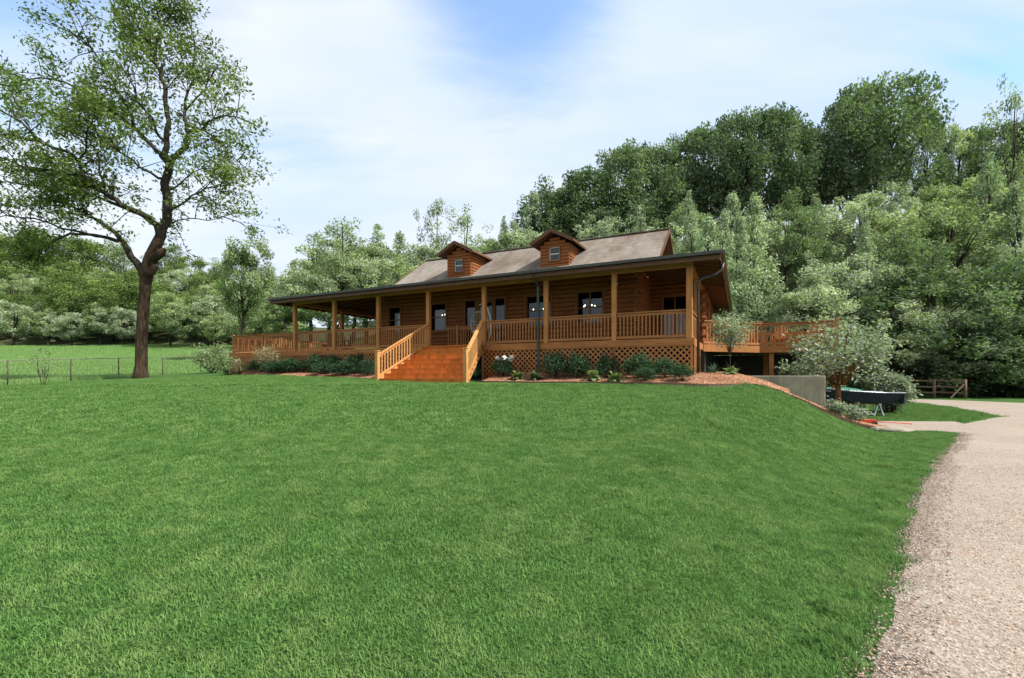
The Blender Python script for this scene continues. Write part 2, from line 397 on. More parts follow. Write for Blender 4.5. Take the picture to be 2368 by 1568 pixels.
# ------------------------------------------------------------------ house frame
HX, HYW, HC, HS = 6.1, 15.9, .898, .44
def l2w(x, y): return (HX+HC*x+HS*y, HYW-HS*x+HC*y)
def atl(px, yl):
    k = (px-CX)/F_PX; x = (k*(HYW+HC*yl)-HX-HS*yl)/(HC+HS*k); X, Y = l2w(x, yl); return x, X, Y
HR = math.atan2(-HS, HC)
FL = 2.88                                            # deck floor height
house = empty('log_house', (HX, HYW, 0), HR, 'long brown log house with wraparound porch, two dormers and orange front stairs', 'house')
WX0, WX1, WY0, WY1 = -15.75, -2.28, 2.28, 14.3        # main log walls
EXT_Y = 5.1
LH = .19                                              # log course
def log_wall(name, o, d, nrm, length, z0, z1, openings=(), ends=(1,1), parent=house, ext=.2, mat='log', h=LH):
    m = MB(); o = Vector(o); d = Vector(d); nrm = Vector(nrm); n = int(round((z1-z0)/h))
    for i in range(n):
        a, b = z0+i*h, z0+(i+1)*h
        prof = [(-.10,a),(0,a+.004),(.045,a+.03),(.07,a+h/2),(.045,b-.03),(0,b-.004),(-.10,b)]
        e0 = ext if (i % 2 == 0 and ends[0]) else 0; e1 = ext if (i % 2 == 0 and ends[1]) else 0
        ivs = [(-e0, length+e1)]
        for s0, s1, q0, q1 in openings:
            if q0 < b-.03 and q1 > a+.03:
                nv = []
                for u0, u1 in ivs:
                    if s1 <= u0 or s0 >= u1: nv.append((u0,u1)); continue
                    if s0 > u0: nv.append((u0, s0))
                    if s1 < u1: nv.append((s1, u1))
                ivs = nv
        for u0, u1 in ivs:
            if u1-u0 > .02: m.prism(prof, o+d*u0, nrm, (0,0,1), d, u1-u0)
    return m.build(name, mat, parent)
ZT = FL+17*LH                                         # 6.11
# openings snapped to courses, local x: door, windows
wins = [(-15.05,-14.3), (-12.4,-11.5), (-7.16,-6.0), (-4.78,-3.68)]
W_Z0, W_Z1 = FL+5*LH, FL+12*LH
D_Z1 = FL+12*LH
door = (-10.35,-8.25)
ops = [(a-WX0, b-WX0, W_Z0, W_Z1) for a, b in wins] + [(door[0]-WX0, door[1]-WX0, FL, D_Z1)]
log_wall('front_wall', (WX0,WY0,0), (1,0,0), (0,-1,0), WX1-WX0, FL, ZT, ops)
log_wall('side_wall', (WX1,WY0,0), (0,1,0), (1,0,0), EXT_Y-WY0, FL+LH*.5, ZT-LH*.5, [], (1,0), ext=.22)
log_wall('bay_wall', (WX1,EXT_Y,0), (1,0,0), (0,-1,0), -.06-WX1, FL, ZT, [(.60,1.62,FL,D_Z1)], (0,1))
log_wall('side_wall', (-.06,EXT_Y,0), (0,1,0), (1,0,0), WY1-EXT_Y, FL+LH*.5, ZT-LH*.5, [(2,3.2,W_Z0+.1,W_Z1+.1),(5.5,6.7,W_Z0+.1,W_Z1+.1)], (1,1), ext=.22)
log_wall('left_wall', (WX0,WY0,0), (0,1,0), (-1,0,0), WY1-WY0, FL+LH*.5, ZT-LH*.5, [(3,4.2,W_Z0+.1,W_Z1+.1)], (1,1), ext=.22)
log_wall('back_wall', (WX0,WY1,0), (1,0,0), (0,1,0), -.06-WX0, FL, ZT, [(.8,2.0,W_Z0,W_Z1),(4,6.3,W_Z0,W_Z1),(8,10,W_Z0,W_Z1),(11.5,12.8,W_Z0,W_Z1)], (1,1))
m = MB(); m.box((WX0+.1,WY0+.1,1.0),(WX1-.1,WY1-.1,FL-.02)); m.box((WX1-.1,EXT_Y+.1,1.0),(-.2,WY1-.1,FL-.02)); m.build('foundation', 'found', house)
m = MB(); m.box((WX0+.12,WY0+.12,ZT-.12),(WX1-.12,WY1-.12,ZT-.02)); m.box((WX1-.12,EXT_Y+.12,ZT-.12),(-.2,WY1-.12,ZT-.02)); m.build('interior_ceiling', 'inwall', house)
m = MB(); m.box((-10.9,WY0+3.0,FL),(-10.8,WY1-.2,ZT-.13)); m.box((-5.6,WY0+5,FL),(-5.5,WY1-.2,ZT-.13)); m.build('interior_wall', 'inwall', house)
m = MB(); m.box((WX0+.12,WY0+.12,FL-.015),(WX1-.12,WY1-.12,FL+.015)); m.box((WX1-.12,EXT_Y+.12,FL-.015),(-.2,WY1-.12,FL+.015)); m.build('interior_floor', 'inwall', house)

def window(x0, x1, z0, z1, y, mullions=1, parent=house, name='window', frm='trim', inner='trim', flip=None, rails=1, t=.09):
    """window in a wall whose outside faces -y (local); frame mesh with the glass as its child"""
    def P(mb, a, b):
        if flip is None: mb.box(a, b)
        else: mb.box(flip(a), flip(b))
    m = MB()
    for a, b in (((x0-t, y-.10, z0-t), (x0, y+.06, z1+t)), ((x1, y-.10, z0-t), (x1+t, y+.06, z1+t)),
                 ((x0, y-.10, z1), (x1, y+.06, z1+t)), ((x0-t-.04, y-.14, z0-t-.002), (x1+t+.04, y+.06, z0))): P(m, a, b)
    m.mi = 1; s = .035
    P(m, (x0, y-.02, z0), (x0+s, y+.03, z1)); P(m, (x1-s, y-.02, z0), (x1, y+.03, z1))
    P(m, (x0+s, y-.02, z0), (x1-s, y+.03, z0+s)); P(m, (x0+s, y-.02, z1-s), (x1-s, y+.03, z1))
    for i in range(mullions): c = x0+(x1-x0)*(i+1)/(mullions+1); P(m, (c-.03, y-.025, z0+s), (c+.03, y+.028, z1-s))
    if rails: c = (z0+z1)/2; P(m, (x0+s, y-.03, c-.02), (x1-s, y+.025, c+.02))
    fr = m.build(name, [frm, inner], parent)
    g = MB(); P(g, (x0+s, y-.004, z0+s), (x1-s, y+.004, z1-s)); g.build('pane', 'glass', fr)
    return fr
for a, b in wins: window(a, b, W_Z0, W_Z1, WY0, 0 if b-a < 1 else 1)
window(WX1+.60, WX1+1.62, FL, D_Z1, EXT_Y, 1, name='glass_door', rails=0)
for a, b in ((EXT_Y+2, EXT_Y+3.2), (EXT_Y+5.5, EXT_Y+6.7)):
    window(a, b, W_Z0+.1, W_Z1+.1, 0, 1, flip=lambda p: (-.06-p[1], p[0], p[2]))
# front door with side lights
m = MB()
x0, x1 = door
for a, b in (((x0-.1,WY0-.11,FL),(x0,WY0+.05,D_Z1+.1)), ((x1,WY0-.11,FL),(x1+.1,WY0+.05,D_Z1+.1)), ((x0,WY0-.11,D_Z1),(x1,WY0+.05,D_Z1+.1)),
             ((x0+.5,WY0-.06,FL),(x0+.58,WY0+.05,D_Z1)), ((x1-.58,WY0-.06,FL),(x1-.5,WY0+.05,D_Z1))): m.box(a, b)
df = m.build('door_frame', 'trim', house)
for s0, s1 in ((x0, x0+.5), (x1-.5, x1)):
    g = MB(); g.box((s0,WY0-.004,FL+.2),(s1,WY0+.004,D_Z1)); g.mi = 1; g.box((s0,WY0-.03,FL),(s1,WY0+.03,FL+.2)); g.build('sidelight', ['glass','trim'], df)
m = MB(); a, b = x0+.58, x1-.58
m.box((a,WY0-.03,FL),(b,WY0+.02,FL+.9)); m.box((a,WY0-.03,D_Z1-.12),(b,WY0+.02,D_Z1)); m.box((a,WY0-.03,FL+.9),(a+.12,WY0+.02,D_Z1-.12)); m.box((b-.12,WY0-.03,FL+.9),(b,WY0+.02,D_Z1-.12))
m.mi = 1; m.box((a+.12,WY0-.012,FL+.9),(b-.12,WY0-.004,D_Z1-.12))
dr = m.build('front_door', ['trim','glass'], house); g = MB(); g.tube([(b-.07,WY0-.10,FL+1.0),(b-.07,WY0-.03,FL+1.0)], .03); g.build('handle', 'black', dr)

# porch roof (hip ring) ------------------------------------------------
OX0, OX1, OY0, OY1 = -20.5, .92, -.6, 17.2
ZE, ZI = 5.58, 6.25
I0, I1, J0, J1 = WX0, WX1, WY0, WY1+.0
th = .10
def slab(m, quad, th, mi_top=0, mi_bot=1):
    """sloping slab: quad corners of the top face, thickness down"""
    b = len(m.v); m.v += [tuple(p) for p in quad] + [(p[0],p[1],p[2]-th) for p in quad]; n = len(quad)
    m.f.append(tuple(b+i for i in range(n))); m.m.append(mi_top)
    m.f.append(tuple(b+n+i for i in range(n))[::-1]); m.m.append(mi_bot)
    for i in range(n): m.f.append((b+i, b+n+i, b+n+(i+1)%n, b+(i+1)%n)); m.m.append(mi_bot)
m = MB()
o_ = [(OX0,OY0,ZE),(OX1,OY0,ZE),(OX1,OY1,ZE),(OX0,OY1,ZE)]; i_ = [(I0,J0,ZI),(I1,J0,ZI),(I1,J1,ZI),(I0,J1,ZI)]
for k in range(4): slab(m, [o_[k], o_[(k+1)%4], i_[(k+1)%4], i_[k]], th)
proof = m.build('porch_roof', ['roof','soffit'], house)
# main gable roof
W = .47; RY, RZ = (WY0+WY1)/2, 9.05
m = MB(); RZ = 9.15; JM = 4.66; XL = atl(986,(WY0+WY1)/2)[0]; ZM = 6.72; slp = (RZ-ZM)/(RY-JM)
for s in (1, -1):
    y_e = RY - s*(RY-JM); y_f = RY - s*(RY-J0+.12)
    slab(m, [(XL, y_e, ZM+.02), (I1+W, y_e, ZM+.02), (I1+W, RY, RZ), (XL, RY, RZ)][::s], .15, 0, 1)
    slab(m, [(XL, y_f, ZI+.01), (I1+W, y_f, ZI+.01), (I1+W, y_e, ZM+.02), (XL, y_e, ZM+.02)][::s], .12, 0, 1)
m.build('main_roof', ['roof','fascia'], house)
m = MB(); m.bar((XL,RY,RZ+.02),(I1+W,RY,RZ+.02),.26,.05); m.build('ridge_cap','roof',house)
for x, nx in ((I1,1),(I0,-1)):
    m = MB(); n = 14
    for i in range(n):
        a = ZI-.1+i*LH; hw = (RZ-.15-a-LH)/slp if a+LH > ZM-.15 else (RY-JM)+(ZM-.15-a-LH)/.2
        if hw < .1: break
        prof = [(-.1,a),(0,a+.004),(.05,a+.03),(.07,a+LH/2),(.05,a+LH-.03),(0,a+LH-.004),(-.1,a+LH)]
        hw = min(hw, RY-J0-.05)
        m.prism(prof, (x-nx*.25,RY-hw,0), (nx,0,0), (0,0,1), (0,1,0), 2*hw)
    m.build('gable_wall','fascia',house)  # logs coloured dark to stand in for shade under the rake overhang
# dormers
for dx, pk in ((atl(1062,5.25)[0],9.02),(atl(1283,5.25)[0],8.92)):
    y0 = 5.25; hw = .77; zb = ZM+slp*(y0-JM)-.05; zw = pk-.62; oh = .5; tip = 1.14
    dm = MB()
    # front wall: gable of log courses, with window opening
    wz0, wz1, ww = zb+.34, zb+1.02, .27
    n = 10; h = .17
    a = zb
    while a < pk-.2:
        b = a+h; half = hw if b <= zw+.05 else max(0, hw*(1-(b-zw)/(pk-.16-zw)))
        if half < .06: break
        prof = [(-.06,a),(0,a+.004),(.035,a+.03),(.05,a+h/2),(.035,b-.03),(0,b-.004),(-.06,b)]
        ivs = [(-half, half)] if (b <= wz0+.02 or a >= wz1-.02) else [(-half,-ww),(ww,half)]
        for u0, u1 in ivs: dm.prism(prof, (dx+u0, y0, 0), (0,-1,0), (0,0,1), (1,0,0), u1-u0)
        # side walls
        if b <= zw+.05:
            for sx in (-1, 1): dm.prism(prof, (dx+sx*hw, y0+.06, 0), (sx,0,0), (0,0,1), (0,1,0), 2.0)
        a = b
    dob = dm.build('dormer','log',house)
    rm = MB(); yb = JM+(pk-ZM)/slp+.1; ze = pk-tip*.54
    for s in (-1,1):
        slab(rm, [(dx+s*tip, y0-oh, ze), (dx, y0-oh, pk), (dx, yb, pk), (dx+s*tip, yb, ze)][::-s], .11)
    rm.build('dormer_roof', ['roof','fascia'], dob)
    tm = MB()
    for s in (-1,1): tm.bar((dx+s*tip, y0-oh-.02, ze-.09),(dx, y0-oh-.02, pk-.09),.035,.17)
    tm.build('rake_board','fascia',dob)
    wm = window(dx-ww, dx+ww, wz0, wz1, y0, 0, dob, frm='trim', inner='white', t=.045)
    # dark blind backing inside the dormer
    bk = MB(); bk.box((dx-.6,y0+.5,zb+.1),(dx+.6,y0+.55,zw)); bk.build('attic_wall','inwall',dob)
# rake boards and soffit fascia
for x in (I1+W+.012, XL-.012):
    for s in (-1,1): m = MB(); m.bar((x, RY+s*(RY-JM), ZM-.055),(x, RY, RZ-.075),.025,.19); m.bar((x, RY+s*(RY-J0), ZI-.05),(x, RY+s*(RY-JM), ZM-.05),.025,.16); m.build('rake_board','fascia',house)
# gutters
def gutter(p, q, drop=.0):
    m = MB(); m.bar(p, q, .11, .10); return m.build('gutter','gutter',house)
gutter((OX0-.06,OY0-.065,ZE-.03),(OX1+.06,OY0-.065,ZE-.03)); gutter((OX1+.065,OY0,ZE-.03),(OX1+.065,OY1,ZE-.03)); gutter((OX0-.065,OY0,ZE-.03),(OX0-.065,OY1,ZE-.03))
m = MB(); m.bar((OX0,OY0+.012,ZE-.17),(OX1,OY0+.012,ZE-.17),.03,.14); m.bar((OX1-.012,OY0+.03,ZE-.17),(OX1-.012,OY1,ZE-.17),.03,.14); m.bar((OX0+.012,OY0+.03,ZE-.17),(OX0+.012,OY1,ZE-.17),.03,.14); m.build('fascia','fascia',house)
# rafters under the porch roof
m = MB()
def zr(f): return ZE+(ZI-ZE)*f-th-.075
n = 34
for i in range(n):
    x = OX0+.5+(OX1-OX0-1)*i/(n-1)
    # front side; trim at hips
    f0 = 0
    if x < I0: f1 = max(.0, (x-OX0)/(I0-OX0))
    elif x > I1: f1 = max(.0, (OX1-x)/(OX1-I1))
    else: f1 = 1
    if f1 > .08: m.bar((x,OY0+.05,zr(0)),(x,OY0+(J0-OY0)*f1,zr(f1)),.045,.14)
for i in range(28):
    y = OY0+.5+(OY1-OY0-1)*i/27
    f1 = 1 if J0 <= y <= J1 else (max(0,(y-OY0)/(J0-OY0)) if y < J0 else max(0,(OY1-y)/(OY1-J1)))
    if f1 > .08:
        m.bar((OX0+.05,y,zr(0)),(OX0+(I0-OX0)*f1,y,zr(f1)),.045,.14)
        m.bar((OX1-.05,y,zr(0)),(OX1-(OX1-I1)*min(f1,1),y,zr(f1)),.045,.14) if y < EXT_Y else None
m.bar((OX0,OY0,zr(0)),(I0,J0,zr(1)),.06,.2); m.bar((OX1,OY0,zr(0)),(I1,J0,zr(1)),.06,.2)
m.build('rafters','rafter',house)

# deck floor -----------------------------------------------------------
m = MB()
nb = int(19.6/.14)
m.box((-24.6,0.02,FL-.16),(.02,WY0+.1,FL-.025)); m.box((-24.6,WY0+.1,FL-.16),(WX0+.1,9,FL-.025)); m.box((WX1-.1,WY0+.1,FL-.16),(.02,EXT_Y+.1,FL-.025))
m.box((-24.6,-.02,FL-.02),(.04,WY0+.1,FL+.012)); m.box((-24.6,WY0+.1,FL-.02),(WX0+.1,9,FL+.012)); m.box((WX1-.1,WY0+.1,FL-.02),(.04,EXT_Y+.1,FL+.012))
m.build('porch_floor','deck',house)
m = MB(); m.bar((-24.65,-.045,FL-.11),(-10.99,-.045,FL-.11),.04,.24); m.bar((-8.1,-.045,FL-.11),(.05,-.045,FL-.11),.04,.24); m.bar((.065,-.03,FL-.11),(.065,EXT_Y-.2,FL-.11),.04,.24); m.bar((-24.65,0,FL-.11),(-24.65,9,FL-.11),.04,.24); m.build('rim_board','deck',house)
POSTS = [0,-2.67,-5.35,-8.13,-10.97,-13.84,-16.68,-19.5]
BZ0, BZ1 = 5.33, 5.5
pw = .17
def post(x, y, z0, z1, w=pw, mat='post', name='post', cap=False):
    m = MB(); m.box((x-w/2,y-w/2,z0),(x+w/2,y+w/2,z1))
    if cap: m.box((x-w/2-.02,y-w/2-.02,z1),(x+w/2+.02,y+w/2+.02,z1+.03))
    return m.build(name, mat, house, bevel=.008)
for i, x in enumerate(POSTS): post(x-pw/2 if i == 0 else x, .1, FL, BZ0, .20 if i == 0 else pw)
post(-pw/2, 2.67, FL, BZ0); 
for y in (3.3, 6.5, 9.5): post(-19.5, y, FL, BZ0)
m = MB(); m.box((-19.6,.02,BZ0),(0,.19,BZ1)); m.build('front_beam','beam',house)
m = MB(); m.box((-.17,.19,BZ0),(0,EXT_Y-.2,BZ1)); m.build('side_beam','beam',house)
m = MB(); m.box((-19.6,.19,BZ0),(-19.43,9.6,BZ1)); m.build('left_beam','beam',house)
# railings ------------------------------------------------------------
def railing(p, q, z0=FL, z1=FL, mat='rail', parent=house, name='railing', pitch=.128, hgt=1.0, low=.1):
    p = Vector((p[0],p[1],z0)); q = Vector((q[0],q[1],z1)); L = (Vector((q.x,q.y,0))-Vector((p.x,p.y,0))).length
    m = MB(); up = Vector((0,0,1))
    m.bar(p+up*(hgt-.02), q+up*(hgt-.02), .14, .04); m.bar(p+up*(hgt-.09), q+up*(hgt-.09), .04, .09); m.bar(p+up*low, q+up*low, .045, .09)
    n = max(1, int(L/pitch)); d = (q-p)
    rr = random.Random(int(L*1000)+int(p.x*77))
    for i in range(1, n):
        c = p+d*(i/n); dirn = Vector((d.x,d.y,0)).normalized()
        b0 = c+up*(low-.02); b1 = c+up*(hgt-.07)
        m.bar(b0, b1, .042, .042, up=dirn)
    return m.build(name, mat, parent)
for i in range(7):
    if i == 3: continue
    a, b = POSTS[i]-.09, POSTS[i+1]+.09
    railing((b,.1),(a,.1))
railing((-.085,.2),(-.085,2.58)); railing((-.085,2.76),(-.085,3.72))
railing((-24.5,.1),(-22.1,.1)); railing((-21.95,.1),(-19.6,.1)); railing((-24.55,.2),(-24.55,4.4)); railing((-24.55,4.55),(-24.55,8.9)); railing((-24.4,8.9),(-21.9,8.9)); railing((-21.8,8.9),(-19.6,8.9)); railing((-19.4,8.9),(-16,8.9))
for x, y in ((-24.55,.1),(-22.03,.1),(-24.55,4.48),(-24.55,8.9),(-21.85,8.9)): post(x, y, FL-.2, FL+1.06, .10, 'rail', 'railing_post')
# inner gate posts at the head of the stairs
for x in (-10.25,-8.95): post(x, 1.35, FL, FL+1.05, .12, 'rail', 'railing_post')
railing((-10.9,1.35),(-10.31,1.35)); railing((-10.19,1.35),(-9.01,1.35)); railing((-8.89,1.35),(-8.2,1.35))
# lattice skirt -------------------------------------------------------
def clipseg(a, b, z0, z1, x0, x1):
    (xa,za),(xb,zb) = a, b; t0, t1 = 0, 1
    for p, qd in ((-(xb-xa), xa-x0), (xb-xa, x1-xa), (-(zb-za), za-z0), (zb-za, z1-za)):
        if abs(p) < 1e-9:
            if qd < 0: return None
        else:
            r = qd/p
            if p < 0: t0 = max(t0, r)
            else: t1 = min(t1, r)
    if t1-t0 < .02: return None
    return (xa+(xb-xa)*t0, za+(zb-za)*t0), (xa+(xb-xa)*t1, za+(zb-za)*t1)
def lattice(p, q, z0, z1, pitch=.20, w=.05):
    p = Vector((p[0],p[1],0)); q = Vector((q[0],q[1],0)); L = (q-p).length; d = (q-p).normalized(); nr = Vector((d.y,-d.x,0)); H = z1-z0
    m = MB(); s = -H
    while s < L+H:
        for sg, off in ((1, 0), (-1, .011)):
            a, b = ((s, z0), (s+H, z1)) if sg > 0 else ((s, z1), (s+H, z0))
            c = clipseg(a, b, z0+.0, z1, .02, L-.02)
            if c:
                P = p+d*c[0][0]+nr*off+Vector((0,0,c[0][1])); Q = p+d*c[1][0]+nr*off+Vector((0,0,c[1][1]))
                m.bar(P, Q, .009, w, up=(0,0,1)) if False else m.bar(P, Q, w, .009, up=nr)
        s += pitch
    m.bar(p+Vector((0,0,z1-.03))+nr*.02, q+Vector((0,0,z1-.03))+nr*.02, .02, .08); m.bar(p+Vector((0,0,z0+.05))+nr*.02, q+Vector((0,0,z0+.05))+nr*.02, .02, .10)
    for c in (p, q): m.bar(c+nr*.025+Vector((0,0,z0)), c+nr*.025+Vector((0,0,z1)), .02, .09, up=d)
    return m.build('lattice_panel', 'lattice', house)
for i in range(7):
    if i == 3: continue
    lattice((POSTS[i+1],-.01),(POSTS[i],-.01), 1.30, FL-.2)
lattice((-24.6,-.01),(-22.1,-.01),1.5,FL-.2,.11); lattice((-22.1,-.01),(-19.5,-.01),1.5,FL-.2,.11); lattice((-24.62,8.9),(-24.62,0),1.5,FL-.2)
lattice((.06,0),(.06,2.4),1.25,FL-.2)
m = MB(); m.box((-24.5,.55,1.0),(-.6,.6,FL-.17)); m.build('under_porch_shade_sheet','black',house)  # added black sheet, stands in for the shade behind the lattice
# front stairs (flared) -------------------------------------------------
GZ = 1.30; n = 8; run = 2.5; rise = (FL-GZ)/n
TL, TR, BL, BR = -10.93, -8.17, -11.56, -7.43
def sx(s): f = s/run; return TL+(BL-TL)*f, TR+(BR-TR)*f
m = MB()
for i in range(n):
    s0, s1 = run*i/n, run*(i+1)/n; z = FL-rise*(i+1)
    l, r = sx(s1); 
    m.box((l,-s1,z+.001),(r,-s1+.03,z+rise-.04)) # riser below the tread above
    if i < n-1:
        l2, r2 = sx(s1+run/n*.5)
        m.box((l2-.03,-s1-run/n-.012,z-.04),(r2+.03,-s1+.03,z))
m.box((TL-.02,-.36,FL-.04),(TR+.02,-.02,FL+.004))
m.build('stair_treads','stair',house)
for (a, b) in ((TL,BL),(TR,BR)):
    m = MB(); m.bar((a,-.04,FL-.16),(b,-run+.05,GZ+.06),.04,.28); m.build('stringer','stairrail',house)
    post(b, -run, GZ-.15, GZ+1.28, .15, 'stairrail', 'newel_post', True)
    railing((a,-.02),(b,-run+.08), FL+.0, GZ+.16, 'stairrail', hgt=1.02, low=.14, pitch=.135, name='stair_railing')
# downspouts
m = MB(); xd = -5.58; m.box((xd-.04,-.20,1.3),(xd+.04,-.13,5.1)); m.bar((xd,-.165,5.08),(xd,OY0-.05,5.45),.07,.08,up=(0,1,0)); m.build('downspout','spout',house)
m = MB(); m.tube([(OX1+.04,.45,5.42),(OX1+.0,.4,5.2),(.75,.35,5.05),(.35,.3,4.95),(.20,.25,4.85),(.18,.25,4.7),(.18,.25,1.7)],.045,8); m.build('downspout','greyspout',house,True)

# right hand deck -------------------------------------------------------
def w2l(X, Y): dx, dy = X-HX, Y-HYW; return (HC*dx-HS*dy, HS*dx+HC*dy)
A = (.1, 3.8); K = w2l(10.83,20.36); M_ = w2l(13.28,19.16); Bk = (M_[0], M_[1]+5.2); Ak = (.1, Bk[1])
poly = [A, K, M_, Bk, Ak]
m = MB(); 
for z0, z1, in ((FL-.02,FL+.012),(FL-.16,FL-.025)):
    P = [(x,y,z0) for x,y in poly]+[(x,y,z1) for x,y in poly]; k = len(poly)
    m.poly(P, [tuple(range(k))[::-1], tuple(range(k,2*k))]+[(i,(i+1)%k,k+(i+1)%k,k+i) for i in range(k)])
m.build('side_deck_floor','deck',house)
m = MB()
for p, q in ((A,K),(K,M_),(M_,Bk)): m.bar((p[0],p[1]-.03,FL-.14),(q[0],q[1]-.03,FL-.14),.04,.28)
m.build('side_deck_rim','deck',house)
mid = lambda p, q, f: (p[0]+(q[0]-p[0])*f, p[1]+(q[1]-p[1])*f)
for p, q in ((A,mid(A,K,.98)),(K,mid(K,M_,1)),(M_,mid(M_,Bk,.5)),(mid(M_,Bk,.5),Bk),(Bk,mid(Bk,Ak,.5)),(mid(Bk,Ak,.5),Ak)): railing(p, q, pitch=.17)
for p in (K, M_, mid(M_,Bk,.5), Bk, mid(Bk,Ak,.5)): post(p[0], p[1], FL-.25, FL+1.08, .12, 'rail', 'railing_post')
for p, zb in ((mid(K,M_,.16),1.3),(M_,.2),(Bk,.1),(mid(M_,Bk,.5),.1),(mid(A,Bk,.5),.2)): post(p[0]-.05, p[1]+.18, zb-.3, FL-.16, .19, 'deck', 'deck_post')
m = MB(); m.box((.0,3.9,.2),(.15,WY1,FL-.17)); m.box((.1,WY1-3.0,.0),(M_[0],WY1-2.9,FL-.17)); m.build('under_deck_wall','found',house)

# ------------------------------------------------------------------ interior chandeliers (hang inside: things of their own)
def chandelier(xl, yl, z, label, nb_=5):
    X, Y = l2w(xl, yl); t = empty('chandelier', (X,Y,z), 0, label, 'chandelier', 'lit chandeliers seen through the windows')
    m = MB(); m.tube([(0,0,0),(0,0,ZT-.15-z)],.012,6); m.lathe([(.0,-.08),(.05,-.05),(.03,.05),(.015,.12)],seg=10)
    for i in range(5):
        a = i*2*math.pi/5; c, s = math.cos(a), math.sin(a)
        m.tube([(0,0,-.04),(.14*c,.14*s,-.1),(.26*c,.26*s,-.04),(.28*c,.28*s,.03)],.01,5)
    m.build('frame','black',t,True)
    for i in range(nb_):
        a = i*2*math.pi/5; g = MB(); g.lathe([(.001,0),(.025,.02),(.035,.05),(.022,.08),(.001,.10)],(.28*math.cos(a),.28*math.sin(a),.035),10); g.build('bulb','bulb',t,True)
chandelier(-13.9,5.2,5.0,'lit chandelier seen through the small window just left of the front door',2)
chandelier(-7.89,5.28,4.95,'lit chandelier seen through the window beside the downspout',3)
chandelier(-5.18,5.28,4.93,'lit chandelier seen in the wide window between the third and fourth porch bays')
chandelier(-.95,6.9,4.95,'lit lamp seen through the glass door at the right end of the porch',1)

# ------------------------------------------------------------------ foliage machinery
def leaves_np(C, size, rng, up=.5, asp=.55, droop=0.0):
    """rhombic leaf quads folded on the mid rib, centred at C (n,3)"""
    n = len(C)
    nrm = rng.normal(0,1,(n,3)); nrm[:,2] = np.abs(nrm[:,2])+up; nrm /= np.linalg.norm(nrm,axis=1,keepdims=True)
    a = rng.normal(0,1,(n,3)); a[:,2] -= droop; a -= nrm*(a*nrm).sum(1,keepdims=True); a /= np.linalg.norm(a,axis=1,keepdims=True)+1e-9
    b = np.cross(nrm,a); s = (size*rng.uniform(.65,1.35,(n,1)))
    v = np.stack([C-a*s*.5, C+b*s*asp*.5+nrm*s*.08, C+a*s*.5, C-b*s*asp*.5+nrm*s*.08],1).reshape(-1,3)
    f = np.arange(4*n).reshape(n,4); return v, f
def crown_mesh(name, clusters, per, size, mat, seed, up=.5, droop=0, flat=.7, asp=.55):
    """clusters: (n,5) x,y,z,radius,tint"""
    rng = np.random.default_rng(seed); Cs = []; T = []
    for x,y,z,r,t in clusters:
        k = max(4,int(per*(r**1.6)))
        d = rng.normal(0,1,(k,3)); d /= np.linalg.norm(d,axis=1,keepdims=True)
        rad = r*rng.uniform(0.05,1,(k,1))**.45
        p = d*rad; p[:,2] *= flat
        Cs.append(p+np.array([x,y,z])); T.append(np.clip(t+rng.normal(0,.13,k)+.22*p[:,2]/max(r*flat,.1)*0, 0, 1))
    C = np.concatenate(Cs); T = np.concatenate(T)
    v, f = leaves_np(C, size, rng, up, asp, droop)
    return np_mesh(name, v, f, mat, tint=np.repeat(T,4), linked=False)
def limb_mesh(name, H, base_r, seed, ends, mat, fork=.3, lean=.3):
    rng = random.Random(seed); m = MB()
    pts = [(0,0,-.5)]; x = y = 0
    for i in range(1,9):
        z = H*i/8; x += rng.uniform(-lean,lean)*.5; y += rng.uniform(-lean,lean)*.5; pts.append((x,y,z))
    m.tube(pts,[base_r*1.35,base_r*1.0]+[base_r*(1-.11*i) for i in range(1,8)],7)
    for e in ends:
        k = min(7, max(2, int((e[2]/H)*8*rng.uniform(.5,.8)))); s = Vector(pts[k]); t = Vector(e[:3]); md = s.lerp(t,.5)+Vector((0,0,rng.uniform(-.3,.5)))
        r = base_r*.4; m.tube([s,md,t],[r,r*.55,r*.15],5,False)
    me = bpy.data.meshes.new(name); me.from_pydata(m.v,[],m.f); me.materials.append(MT[mat]); me.polygons.foreach_set('use_smooth',[True]*len(m.f)); return me
